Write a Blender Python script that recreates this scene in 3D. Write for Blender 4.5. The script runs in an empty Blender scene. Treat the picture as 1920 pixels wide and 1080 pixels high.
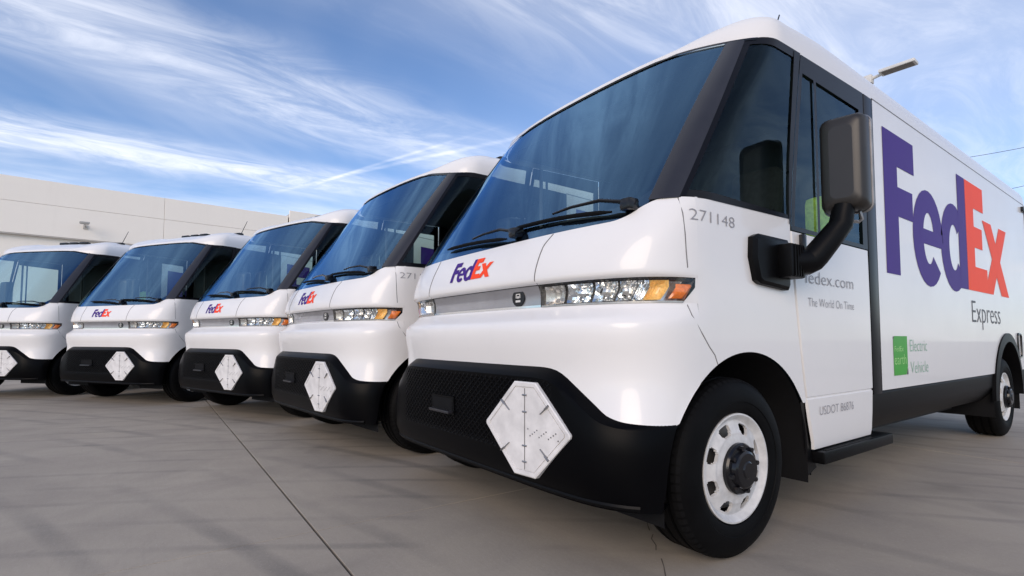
import bpy, bmesh, math, random
import numpy as np
from mathutils import Vector, Matrix
PI = math.pi
random.seed(7)
sc = bpy.context.scene
C = sc.collection

# ------------------------------------------------------------------ camera, sky, sun, exposure
YAW, PITCH, ROLL = -0.94268, 0.05337, 0.0018
CAM = Vector((2.2023, -1.0344, 0.8967))
cd = bpy.data.cameras.new('camera')
cam = bpy.data.objects.new('camera', cd); C.objects.link(cam)
cd.sensor_width = 36.0; cd.lens = 964.03 / 1920 * 36.0
cd.shift_x = 10.74 / 1920; cd.shift_y = 45.0 / 1920
cd.clip_start = 0.05; cd.clip_end = 4000
_f = Vector((math.sin(YAW) * math.cos(PITCH), math.cos(YAW) * math.cos(PITCH), math.sin(PITCH)))
_r = Vector((math.cos(YAW), -math.sin(YAW), 0)); _u = _r.cross(_f)
_r2 = _r * math.cos(ROLL) + _u * math.sin(ROLL); _u2 = -_r * math.sin(ROLL) + _u * math.cos(ROLL)
M = Matrix((_r2, _u2, -_f)).transposed().to_4x4(); M.translation = CAM
cam.matrix_world = M
sc.camera = cam

SUN_EL = math.radians(24)
SUN_DIR = Vector((0.55 * math.cos(SUN_EL), -0.835 * math.cos(SUN_EL), math.sin(SUN_EL))).normalized()   # towards the sun
ld = bpy.data.lights.new('sun', 'SUN'); ld.energy = 1.5; ld.angle = math.radians(34); ld.color = (1.0, 0.80, 0.61)
sun = bpy.data.objects.new('sun', ld); C.objects.link(sun)
sun.rotation_euler = SUN_DIR.to_track_quat('Z', 'Y').to_euler(); sun.location = (4, -20, 20)

world = bpy.data.worlds.new('World'); sc.world = world; world.use_nodes = True
wn = world.node_tree.nodes; wl = world.node_tree.links
for n in list(wn): wn.remove(n)

def build_world():
    def N(t, **k):
        n = wn.new(t)
        for a, b in k.items(): setattr(n, a, b)
        return n
    def math_(op, a, b=None, clamp=False):
        n = N('ShaderNodeMath', operation=op, use_clamp=clamp)
        for i, v in enumerate((a, b)):
            if v is None: continue
            if hasattr(v, 'links') or hasattr(v, 'is_linked'): wl.new(v, n.inputs[i])
            else: n.inputs[i].default_value = v
        return n.outputs[0]
    out = N('ShaderNodeOutputWorld'); bg = N('ShaderNodeBackground')
    sky = N('ShaderNodeTexSky', sky_type='NISHITA')
    sky.sun_disc = False; sky.sun_elevation = SUN_EL
    sky.sun_rotation = math.atan2(SUN_DIR.x, SUN_DIR.y)
    sky.altitude = 100; sky.air_density = 1.0; sky.dust_density = 0.3; sky.ozone_density = 4.0
    tc = N('ShaderNodeTexCoord'); sx = N('ShaderNodeSeparateXYZ'); wl.new(tc.outputs['Generated'], sx.inputs[0])
    zz = math_('ADD', math_('MAXIMUM', sx.outputs[2], 0.0), 0.10)
    px = math_('DIVIDE', sx.outputs[0], zz); py = math_('DIVIDE', sx.outputs[1], zz)
    cb = N('ShaderNodeCombineXYZ'); wl.new(px, cb.inputs[0]); wl.new(py, cb.inputs[1])
    # cirrus: fibrous bands drawn out along one wind direction
    def band(scale, sxx, syy, rot, loc, detail, rough, dist, lo, hi):
        mp = N('ShaderNodeMapping'); mp.inputs['Scale'].default_value = (sxx, syy, 1); mp.inputs['Rotation'].default_value = (0, 0, rot)
        mp.inputs['Location'].default_value = loc
        wl.new(cb.outputs[0], mp.inputs[0])
        nz = N('ShaderNodeTexNoise'); nz.inputs['Scale'].default_value = scale; nz.inputs['Detail'].default_value = detail
        nz.inputs['Roughness'].default_value = rough; nz.inputs['Distortion'].default_value = dist
        wl.new(mp.outputs[0], nz.inputs[0])
        mr = N('ShaderNodeMapRange', interpolation_type='SMOOTHSTEP'); mr.inputs[1].default_value = lo; mr.inputs[2].default_value = hi
        wl.new(nz.outputs['Fac'], mr.inputs[0]); return mr.outputs[0]
    a = band(1.0, 0.95, 0.16, 0.16, (2.3, 0.4, 0), 6, 0.55, 0.5, 0.40, 0.62)
    b = band(1.0, 4.6, 1.5, 0.22, (0.7, 1.9, 3), 10, 0.66, 1.3, 0.34, 0.72)
    c = band(1.0, 0.5, 0.35, 0.3, (5.1, 0.2, 7), 5, 0.6, 0.6, 0.30, 0.75)
    streak = math_('MULTIPLY', a, math_('ADD', math_('MULTIPLY', b, 0.75), 0.25))
    veil = math_('MULTIPLY', c, 0.34)
    cl = math_('ADD', math_('MULTIPLY', streak, 0.30), veil)
    wob = N('ShaderNodeTexNoise'); wob.inputs['Scale'].default_value = 0.9; wob.inputs['Detail'].default_value = 4; wl.new(cb.outputs[0], wob.inputs[0])
    wb = math_('SUBTRACT', wob.outputs['Fac'], 0.5)
    # long cloud bands and old contrails, each a line across the cloud layer with its own width
    def line(x1, y1, x2, y2, w, amt, wobble, fibre, a0=None, a1=None):
        nx, ny = y2 - y1, -(x2 - x1); l = math.hypot(nx, ny); nx /= l; ny /= l; d = nx * x1 + ny * y1
        q = math_('ADD', math_('ADD', math_('MULTIPLY', px, nx), math_('MULTIPLY', py, ny)), math_('MULTIPLY', wb, wobble))
        q = math_('ABSOLUTE', math_('SUBTRACT', q, d))
        m = N('ShaderNodeMapRange', interpolation_type='SMOOTHSTEP'); m.inputs[1].default_value = w; m.inputs[2].default_value = 0.0; wl.new(q, m.inputs[0])
        r = math_('MULTIPLY', m.outputs[0], math_('ADD', math_('MULTIPLY', b, fibre * amt), (1 - fibre) * amt))
        if a0 is not None:     # the trail fades out at both ends
            tx, ty = (x2 - x1) / l, (y2 - y1) / l; al = math_('ADD', math_('MULTIPLY', px, tx), math_('MULTIPLY', py, ty)); o = tx * x1 + ty * y1
            for lo, hi in ((a0 - 0.25, a0 + 0.1), (a1 + 0.5, a1 - 0.2)):
                e = N('ShaderNodeMapRange', interpolation_type='SMOOTHSTEP'); e.inputs[1].default_value = o + lo; e.inputs[2].default_value = o + hi; wl.new(al, e.inputs[0]); r = math_('MULTIPLY', r, e.outputs[0])
        return r
    for t in BANDS: cl = math_('ADD', cl, line(*t))
    cl = math_('MINIMUM', cl, 0.85)
    mix = N('ShaderNodeMixRGB'); wl.new(cl, mix.inputs[0]); tone = N('ShaderNodeMixRGB', blend_type='MULTIPLY'); tone.inputs[0].default_value = 1.0; wl.new(sky.outputs[0], tone.inputs[1]); tone.inputs[2].default_value = (0.90, 0.98, 1.10, 1); wl.new(tone.outputs[0], mix.inputs[1]); mix.inputs[2].default_value = (7.9, 8.0, 8.5, 1)
    wl.new(mix.outputs[0], bg.inputs[0]); bg.inputs[1].default_value = 0.135
    wl.new(bg.outputs[0], out.inputs[0])
BANDS = [(-2.50, -0.40, -2.43, 1.00, 0.27, 0.70, 0.30, 0.80), (-1.70, -0.28, -1.83, 1.05, 0.40, 0.52, 0.5, 0.75), (-0.65, 0.0, -0.35, 3.0, 0.75, 0.36, 0.6, 0.5),
         (1.30, 0.0, 1.10, 2.0, 0.55, 0.60, 0.5, 0.7), (3.2, 0.0, 3.0, 2.0, 0.6, 0.7, 0.5, 0.7), (-4.2, 0.0, -4.1, 2.0, 0.4, 0.5, 0.4, 0.7),
         (-2.572, 0.602, -1.534, 1.217, 0.026, 0.30, 0.09, 0.7, 0.0, 1.35), (-2.43, 0.70, -1.90, 0.93, 0.018, 0.26, 0.06, 0.7, 0.0, 0.6)]
build_world()

sc.view_settings.view_transform = 'Standard'; sc.view_settings.look = 'None'
sc.view_settings.exposure = 0.24; sc.view_settings.gamma = 1.0
sc.view_settings.use_curve_mapping = False

# ------------------------------------------------------------------ materials
def srgb(r, g, b):
    f = lambda c: c / 12.92 if c <= 0.04045 else ((c + 0.055) / 1.055) ** 2.4
    return (f(r / 255), f(g / 255), f(b / 255), 1)
MAT = {}
class NT:
    def __init__(s, name):
        s.m = bpy.data.materials.new(name); s.m.use_nodes = True; s.n = s.m.node_tree.nodes; s.l = s.m.node_tree.links
        s.p = s.n['Principled BSDF']; s.out = s.n['Material Output']; MAT[name] = s.m
    def N(s, t, **k):
        n = s.n.new(t)
        for a, b in k.items(): setattr(n, a, b)
        return n
    def noise(s, scale, detail=4, rough=0.55, dist=0.0, coord='Object', mscale=None, rot=0.0):
        tc = s.N('ShaderNodeTexCoord'); v = tc.outputs[coord]
        if mscale or rot:
            mp = s.N('ShaderNodeMapping'); mp.inputs['Scale'].default_value = mscale or (1, 1, 1); mp.inputs['Rotation'].default_value = (0, 0, rot); s.l.new(v, mp.inputs[0]); v = mp.outputs[0]
        nz = s.N('ShaderNodeTexNoise'); nz.inputs['Scale'].default_value = scale; nz.inputs['Detail'].default_value = detail
        nz.inputs['Roughness'].default_value = rough; nz.inputs['Distortion'].default_value = dist; s.l.new(v, nz.inputs[0]); return nz.outputs['Fac']
    def rng(s, v, a, b, c=0.0, d=1.0):
        r = s.N('ShaderNodeMapRange'); s.l.new(v, r.inputs[0])
        for i, x in enumerate((a, b, c, d)): r.inputs[i + 1].default_value = x
        return r.outputs[0]
    def mixc(s, fac, a, b, mode='MIX'):
        m = s.N('ShaderNodeMixRGB', blend_type=mode)
        for i, v in enumerate((fac, a, b)):
            if isinstance(v, (int, float)): m.inputs[i].default_value = v if i == 0 else (v, v, v, 1)
            elif isinstance(v, tuple): m.inputs[i].default_value = v
            else: s.l.new(v, m.inputs[i])
        return m.outputs[0]
    def mathn(s, op, a, b):
        m = s.N('ShaderNodeMath', operation=op)
        for i, v in enumerate((a, b)):
            if isinstance(v, (int, float)): m.inputs[i].default_value = v
            else: s.l.new(v, m.inputs[i])
        return m.outputs[0]
    def bump(s, h, strength, dist):
        b = s.N('ShaderNodeBump'); b.inputs['Strength'].default_value = strength; b.inputs['Distance'].default_value = dist
        s.l.new(h, b.inputs['Height']); s.l.new(b.outputs[0], s.p.inputs['Normal'])
def simple(name, col, rough=0.5, metal=0.0, coat=0.0, var=0.08, vs=6.0, bump=None, spec=0.5):
    t = NT(name); c = tuple(col[:3]) + (1,)
    nz = t.noise(vs, 5)
    t.l.new(t.mixc(t.rng(nz, 0.3, 0.7, 0, 1), tuple(max(0, v * (1 - var)) for v in c[:3]) + (1,), tuple(v * (1 + var) for v in c[:3]) + (1,)), t.p.inputs['Base Color'])
    t.p.inputs['Roughness'].default_value = rough; t.p.inputs['Metallic'].default_value = metal
    t.p.inputs['Coat Weight'].default_value = coat; t.p.inputs['Coat Roughness'].default_value = 0.06
    t.p.inputs['Specular IOR Level'].default_value = spec
    if bump: t.bump(t.noise(bump[0], 3), bump[1], bump[2])
    return t
def glass(name, tint, f0=0.06, rough=0.0, gtint=(1, 1, 1), pw=4.0):
    t = NT(name); t.n.remove(t.p)
    lw = t.N('ShaderNodeLayerWeight'); lw.inputs[0].default_value = 0.5
    pw = t.mathn('POWER', lw.outputs['Facing'], pw)
    fac = t.mathn('ADD', t.mathn('MULTIPLY', pw, 1 - f0), f0)
    tr = t.N('ShaderNodeBsdfTransparent'); tr.inputs[0].default_value = tint + (1,)
    gl = t.N('ShaderNodeBsdfGlossy'); gl.inputs['Roughness'].default_value = rough; gl.inputs['Color'].default_value = gtint + (1,)
    nz = t.noise(0.9, 2); b = t.N('ShaderNodeBump'); b.inputs['Strength'].default_value = 0.06; b.inputs['Distance'].default_value = 0.02
    t.l.new(nz, b.inputs['Height']); t.l.new(b.outputs[0], gl.inputs['Normal'])
    mx = t.N('ShaderNodeMixShader'); t.l.new(fac, mx.inputs[0]); t.l.new(tr.outputs[0], mx.inputs[1]); t.l.new(gl.outputs[0], mx.inputs[2])
    t.l.new(mx.outputs[0], t.out.inputs[0]); return t

def paint():
    t = NT('white_paint')
    nz = t.noise(1.6, 5, 0.6)
    grime = t.noise(5.0, 6, 0.65, 0.6)
    col = t.mixc(t.rng(nz, 0.35, 0.7), (0.82, 0.80, 0.785, 1), (0.79, 0.775, 0.765, 1))
    col = t.mixc(t.rng(grime, 0.6, 0.9, 0, 0.12), col, (0.55, 0.53, 0.50, 1))
    t.l.new(col, t.p.inputs['Base Color'])
    t.l.new(t.rng(nz, 0.3, 0.7, 0.30, 0.40), t.p.inputs['Roughness'])
    t.p.inputs['Coat Weight'].default_value = 0.42; t.p.inputs['Coat Roughness'].default_value = 0.04; t.p.inputs['Specular IOR Level'].default_value = 0.3
    t.bump(t.noise(260, 2), 0.02, 0.001)
paint()
simple('black_plastic', (0.0025, 0.0025, 0.003), 0.42, spec=0.12, var=0.25, vs=3, bump=(420, 0.15, 0.002))
simple('gloss_black', (0.005, 0.005, 0.007), 0.2, coat=0.1, spec=0.35, var=0.1)
simple('pillar_black', (0.020, 0.019, 0.023), 0.34, coat=0.2, var=0.15)
simple('rubber', (0.0045, 0.0045, 0.005), 0.72, var=0.3, vs=9, bump=(180, 0.25, 0.003), spec=0.12)
simple('tyre_side', (0.003, 0.003, 0.0034), 0.6, var=0.35, vs=7, bump=(90, 0.12, 0.003), spec=0.09)
simple('rim_white', (0.60, 0.595, 0.59), 0.4, var=0.14, vs=26)
simple('dark_cavity', (0.006, 0.006, 0.007), 0.85, var=0.2, spec=0.2)
simple('chassis', (0.015, 0.015, 0.016), 0.7, var=0.3)
simple('steel', (0.30, 0.30, 0.31), 0.4, metal=0.8, var=0.15, vs=20)
simple('chrome', (0.86, 0.87, 0.88), 0.13, metal=1.0, var=0.04)
simple('lamp_housing', (0.62, 0.60, 0.58), 0.25, metal=0.8, var=0.2, vs=30)
simple('bar_silver', (0.42, 0.42, 0.44), 0.26, metal=0.55, coat=0.5, var=0.12, vs=5)
simple('amber', (0.98, 0.62, 0.20), 0.25, coat=0.4, var=0.25, vs=60)
simple('orange_lens', (0.90, 0.20, 0.012), 0.18, coat=0.6, var=0.2, vs=70)
simple('purple', srgb(64, 26, 126), 0.5, var=0.03, spec=0.2)
simple('orange', srgb(255, 74, 26), 0.5, var=0.03, spec=0.2)
simple('text_grey', srgb(150, 148, 152), 0.45, var=0.03)
simple('text_dark', srgb(70, 68, 74), 0.45, var=0.03)
simple('green', srgb(52, 160, 30), 0.4, var=0.08)
simple('green_light', srgb(175, 226, 140), 0.4, var=0.05)
simple('green_grey', srgb(150, 190, 165), 0.4, var=0.05)
simple('placard', (0.72, 0.70, 0.69), 0.38, var=0.13, vs=14, bump=(60, 0.05, 0.001))
simple('seam', (0.16, 0.155, 0.155), 0.6, var=0.1)
simple('interior', (0.018, 0.022, 0.030), 0.7, var=0.25)
simple('interior_light', (0.06, 0.065, 0.075), 0.7, var=0.15)
simple('seat_fabric', (0.022, 0.022, 0.025), 0.9, var=0.3, vs=30)
simple('green_vest', (0.45, 0.62, 0.10), 0.8, var=0.25, vs=40)
simple('frame_black', (0.004, 0.004, 0.006), 0.32, spec=0.18, var=0.1)
simple('mirror_case', (0.022, 0.019, 0.017), 0.4, var=0.15, bump=(500, 0.08, 0.001))
simple('mirror_glass', (0.75, 0.78, 0.8), 0.03, metal=1.0, var=0.01)
simple('galvanised', (0.46, 0.45, 0.43), 0.5, metal=0.3, var=0.12)
simple('white_metal', (0.70, 0.69, 0.66), 0.5, var=0.06)
simple('lamp_panel', (0.20, 0.18, 0.16), 0.45, var=0.15)
simple('cable', (0.05, 0.05, 0.055), 0.6, var=0.1)
simple('wood', (0.16, 0.11, 0.07), 0.8, var=0.3, vs=8)
glass('windshield_glass', (0.72, 0.82, 0.80), 0.17, gtint=(0.34, 0.64, 1.0))
glass('side_glass', (0.70, 0.81, 0.75), 0.022, gtint=(0.5, 0.72, 0.9), pw=5.0)
glass('clear_lens', (0.96, 0.97, 0.96), 0.05)

def mesh_plastic():
    # the bumper's moulded diamond lattice: fine relief on the black plastic
    t = NT('bumper_lattice')
    t.p.inputs['Specular IOR Level'].default_value = 0.07
    tc = t.N('ShaderNodeTexCoord'); s = t.N('ShaderNodeSeparateXYZ'); t.l.new(tc.outputs['Object'], s.inputs[0])
    def saw(a):
        q = t.mathn('ADD', t.mathn('MULTIPLY', s.outputs[0], a * 26.0), t.mathn('MULTIPLY', s.outputs[2], 34.0))
        q = t.mathn('ABSOLUTE', t.mathn('SUBTRACT', t.mathn('FRACT', q, 0), 0.5), 0)
        return q
    h = t.mathn('MINIMUM', saw(1), saw(-1))
    hole = t.rng(h, 0.10, 0.26, 0, 1)
    # only where the lattice is moulded
    ax = t.mathn('ABSOLUTE', s.outputs[0], 0)
    m = t.mathn('MULTIPLY', t.rng(ax, 0.66, 0.60, 0, 1), t.mathn('MULTIPLY', t.rng(s.outputs[2], 0.42, 0.45, 0, 1), t.rng(s.outputs[2], 0.735, 0.715, 0, 1)))
    hh = t.mathn('MULTIPLY', hole, m)
    t.l.new(t.mixc(hh, (0.0018, 0.0018, 0.0024, 1), (0.0006, 0.0006, 0.0009, 1)), t.p.inputs['Base Color'])
    t.l.new(t.rng(hh, 0, 1, 0.34, 0.8), t.p.inputs['Roughness'])
    b = t.N('ShaderNodeBump'); b.invert = True; b.inputs['Strength'].default_value = 0.9; b.inputs['Distance'].default_value = 0.012
    t.l.new(hh, b.inputs['Height']); t.l.new(b.outputs[0], t.p.inputs['Normal'])
mesh_plastic()

def concrete():
    t = NT('concrete')
    big = t.noise(0.23, 5, 0.6, 0.8, 'Object'); med = t.noise(1.5, 6, 0.65, 0.5, 'Object'); fine = t.noise(55, 4, 0.7, 0, 'Object')
    col = t.mixc(t.rng(big, 0.3, 0.7), (0.340, 0.292, 0.232, 1), (0.420, 0.364, 0.294, 1))
    col = t.mixc(t.rng(med, 0.38, 0.66, 0, 0.75), col, (0.285, 0.248, 0.208, 1))
    # broom finish and long faint tyre arcs
    br = t.noise(9, 4, 0.6, 0.3, 'Object', (0.35, 7, 1), 0.35)
    col = t.mixc(t.rng(br, 0.5, 0.78, 0, 0.16), col, (0.255, 0.222, 0.188, 1))
    for k, (cx, cy, sc_, lo, hi, amt) in enumerate(((3.0, -14.0, 0.65, 0.84, 0.99, 0.48), (9.0, -6.5, 0.9, 0.88, 0.995, 0.40))):
        tc = t.N('ShaderNodeTexCoord'); mp = t.N('ShaderNodeMapping'); mp.inputs['Location'].default_value = (-cx, -cy, 0); t.l.new(tc.outputs['Object'], mp.inputs[0])
        w = t.N('ShaderNodeTexWave', wave_type='RINGS', rings_direction='Z'); w.inputs['Scale'].default_value = sc_; w.inputs['Distortion'].default_value = 1.4; w.inputs['Detail'].default_value = 3; w.inputs['Detail Scale'].default_value = 0.4
        t.l.new(mp.outputs[0], w.inputs[0])
        brk = t.noise(0.6 + 0.3 * k, 3, 0.6)
        f = t.mathn('MULTIPLY', t.rng(w.outputs['Fac'], lo, hi, 0, amt), t.rng(brk, 0.42, 0.62))
        col = t.mixc(f, col, (0.115, 0.108, 0.100, 1))
    spots = t.noise(4.2, 2, 0.5)
    col = t.mixc(t.rng(spots, 0.74, 0.80, 0, 0.5), col, (0.13, 0.122, 0.114, 1))
    col = t.mixc(t.rng(fine, 0.3, 0.75, 0, 0.22), col, (0.47, 0.42, 0.36, 1))
    grit = t.noise(240, 2, 0.6); col = t.mixc(t.rng(grit, 0.60, 0.75, 0, 0.45), col, (0.16, 0.145, 0.125, 1)); pale = t.noise(130, 2, 0.5); col = t.mixc(t.rng(pale, 0.64, 0.76, 0, 0.5), col, (0.55, 0.50, 0.44, 1))
    oil = t.noise(1.1, 3, 0.5, 0.4); col = t.mixc(t.rng(oil, 0.64, 0.74, 0, 0.42), col, (0.12, 0.108, 0.095, 1))
    t.l.new(col, t.p.inputs['Base Color'])
    t.l.new(t.rng(med, 0.3, 0.7, 0.62, 0.80), t.p.inputs['Roughness'])
    t.p.inputs['Specular IOR Level'].default_value = 0.35
    t.bump(t.mathn('ADD', fine, t.mathn('MULTIPLY', br, 0.4)), 0.22, 0.004)
concrete()
def ground_far():
    t = NT('far_concrete'); n = t.noise(0.05, 5)
    t.l.new(t.mixc(t.rng(n, 0.3, 0.7), (0.33, 0.29, 0.245, 1), (0.40, 0.355, 0.30, 1)), t.p.inputs['Base Color']); t.p.inputs['Roughness'].default_value = 0.8
ground_far()
simple('joint_dark', (0.045, 0.042, 0.04), 0.9, var=0.3)
simple('crack_dirt', (0.13, 0.112, 0.095), 0.9, var=0.3)
def wallmat(name, a, b):
    t = NT(name); n = t.noise(0.25, 5, 0.6, 0.4); s = t.noise(1.2, 5, 0.6, 0.2, 'Object', (1, 1.5, 0.12)); f = t.noise(40, 3)
    c = t.mixc(t.rng(n, 0.3, 0.7), a, b); c = t.mixc(t.rng(s, 0.55, 0.85, 0, 0.12), c, (0.62, 0.57, 0.50, 1))
    t.l.new(c, t.p.inputs['Base Color']); t.p.inputs['Roughness'].default_value = 0.85; t.bump(f, 0.15, 0.01)
wallmat('stucco', (0.90, 0.855, 0.785, 1), (0.875, 0.83, 0.76, 1))
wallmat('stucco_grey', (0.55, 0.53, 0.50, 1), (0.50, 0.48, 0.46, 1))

# ------------------------------------------------------------------ mesh helpers
def link(o): C.objects.link(o); return o
def obj(name, verts, faces, mat, parent=None, smooth=True, angle=35, label=None):
    me = bpy.data.meshes.new(name); me.from_pydata([tuple(map(float, v)) for v in verts], [], faces); me.update()
    if mat: me.materials.append(MAT[mat])
    if smooth:
        me.shade_smooth()
        try: me.set_sharp_from_angle(angle=math.radians(angle))
        except Exception: pass
    o = link(bpy.data.objects.new(name, me)); o.parent = parent
    if label: o['label'] = label
    return o
class MB:
    def __init__(s): s.v = []; s.f = []
    def add(s, v, f):
        n = len(s.v); s.v += [tuple(p) for p in v]; s.f += [tuple(i + n for i in q) for q in f]; return s
    def grid(s, rows, close=False):
        R, Cn = len(rows), len(rows[0]); v = [p for r in rows for p in r]; f = []
        for i in range(R - 1):
            for j in range(Cn - (0 if close else 1)):
                k = (j + 1) % Cn; f.append((i * Cn + j, i * Cn + k, (i + 1) * Cn + k, (i + 1) * Cn + j))
        return s.add(v, f)
    def box(s, c, d, bev=0.0, rot=None):
        bm = bmesh.new(); bmesh.ops.create_cube(bm, size=1.0)
        for q in bm.verts: q.co = Vector((q.co.x * d[0], q.co.y * d[1], q.co.z * d[2]))
        if bev: bmesh.ops.bevel(bm, geom=bm.edges[:], offset=bev, segments=2, affect='EDGES', profile=0.6)
        bm.verts.index_update()
        Rm = rot.to_matrix() if rot else Matrix.Identity(3)
        s.add([tuple(Rm @ q.co + Vector(c)) for q in bm.verts], [tuple(w.index for w in f.verts) for f in bm.faces]); bm.free(); return s
    def tube(s, pts, rad, n=10, cap=True, flat=1.0):
        pts = [Vector(p) for p in pts]; rad = rad if isinstance(rad, (list, tuple)) else [rad] * len(pts); rows = []
        prev = None
        for i, p in enumerate(pts):
            d = (pts[min(i + 1, len(pts) - 1)] - pts[max(i - 1, 0)]).normalized()
            if prev is None: a = d.orthogonal().normalized() if abs(d.z) > 0.95 else Vector((0, 0, 1)).cross(d).normalized()
            else: a = (prev - d * prev.dot(d)).normalized()
            prev = a; b = d.cross(a)
            rows.append([tuple(p + a * math.cos(2 * PI * k / n) * rad[i] + b * math.sin(2 * PI * k / n) * rad[i] * flat) for k in range(n)])
        base = len(s.v); s.grid(rows, True)
        if cap:
            s.f.append(tuple(base + k for k in range(n))[::-1]); s.f.append(tuple(base + (len(pts) - 1) * n + k for k in range(n)))
        return s
    def lathe_x(s, prof, c, n=64, close=False):     # profile of (x, r) turned round the x axis
        rows = [[(c[0] + x, c[1] + r * math.cos(2 * PI * k / n), c[2] + r * math.sin(2 * PI * k / n)) for k in range(n)] for x, r in prof]
        return s.grid(rows, True)
    def build(s, name, mat, parent=None, **k): return obj(name, s.v, s.f, mat, parent, **k)
    def mirror(s):
        m = MB(); m.v = [(-x, y, z) for x, y, z in s.v]; m.f = [tuple(reversed(f)) for f in s.f]; return m
def thing(name, label, cat, loc=(0, 0, 0), rz=0.0, group=None):
    o = link(bpy.data.objects.new(name, None)); o.location = loc; o.rotation_euler = (0, 0, rz); o.empty_display_size = 0.3
    o['label'] = label; o['category'] = cat
    if group: o['group'] = group
    return o
def pchip(xs, ys):
    xs = np.array(xs, float); ys = np.array(ys, float); h = np.diff(xs); d = np.diff(ys) / h; m = np.zeros(len(xs))
    m[0] = d[0]; m[-1] = d[-1]
    for i in range(1, len(xs) - 1):
        if d[i - 1] * d[i] > 0: w1 = 2 * h[i] + h[i - 1]; w2 = h[i] + 2 * h[i - 1]; m[i] = (w1 + w2) / (w1 / d[i - 1] + w2 / d[i])
    def f(x):
        x = min(max(x, xs[0]), xs[-1]); i = int(min(max(np.searchsorted(xs, x) - 1, 0), len(xs) - 2)); t = (x - xs[i]) / h[i]
        return float((2 * t**3 - 3 * t**2 + 1) * ys[i] + (t**3 - 2 * t**2 + t) * h[i] * m[i] + (-2 * t**3 + 3 * t**2) * ys[i + 1] + (t**3 - t**2) * h[i] * m[i + 1])
    return f
def sstep(a, b, x):
    t = min(max((x - a) / (b - a), 0), 1); return t * t * (3 - 2 * t)
lin = lambda a, b, t: a + (b - a) * t

# ------------------------------------------------------------------ the setting: ground
def setting():
    g = obj('ground', [(-600, -600, -0.03), (600, -600, -0.03), (600, 600, -0.03), (-600, 600, -0.03)], [(0, 1, 2, 3)], 'far_concrete', smooth=False); g['kind'] = 'structure'
    a = obj('concrete_apron', [(-16, -7, -0.022), (13, -7, -0.022), (13, 16, -0.022), (-16, 16, -0.022)], [(0, 1, 2, 3)], 'joint_dark', smooth=False); a['kind'] = 'structure'
    rz = -0.029; cr, sr = math.cos(rz), math.sin(rz); ox, oy = -0.31, -0.312
    xs = [ox + d for d in (-14.8, -11.1, -7.4, -3.7, 0, 3.7, 7.4, 11.1)]; ys = [oy + d for d in (-4.6, 0, 4.6, 9.2, 13.8)]
    def P(x, y, z): dx, dy = x - ox, y - oy; return (ox + cr * dx - sr * dy, oy + sr * dx + cr * dy, z)
    for i in range(len(xs) - 1):
        for j in range(len(ys) - 1):
            gx = 0.0026; gy = 0.0058; e = 0.0012
            x0, x1, y0, y1 = xs[i] + gx, xs[i + 1] - gx, ys[j] + gy, ys[j + 1] - gy
            v = [P(x0, y0, -0.02), P(x1, y0, -0.02), P(x1, y1, -0.02), P(x0, y1, -0.02), P(x0, y0, -e), P(x1, y0, -e), P(x1, y1, -e), P(x0, y1, -e),
                 P(x0 + e, y0 + e, 0), P(x1 - e, y0 + e, 0), P(x1 - e, y1 - e, 0), P(x0 + e, y1 - e, 0)]
            f = [(8, 9, 10, 11)] + [(k, (k + 1) % 4, 4 + (k + 1) % 4, 4 + k) for k in range(4)] + [(4 + k, 4 + (k + 1) % 4, 8 + (k + 1) % 4, 8 + k) for k in range(4)]
            obj('slab', v, f, 'concrete', a, smooth=False)
    # hairline crack by the near wheel, a dark open line in the slab
    pts = [(0.47, 1.10), (0.55, 1.014), (0.60, 0.965), (0.64, 0.94), (0.67, 0.89), (0.73, 0.845), (0.765, 0.80), (0.83, 0.75), (0.88, 0.70), (0.95, 0.62), (1.0, 0.53)]
    v = []; f = []
    for k, (x, y) in enumerate(pts):
        w = 0.0012 + 0.0016 * random.random(); v += [(x - w, y - w, 0.0012), (x + w, y + w, 0.0012)]
        if k and k not in (3, 7): f.append((2 * k - 2, 2 * k - 1, 2 * k + 1, 2 * k))
    obj('crack', v, f, 'crack_dirt', a, smooth=False)
setting()

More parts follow.
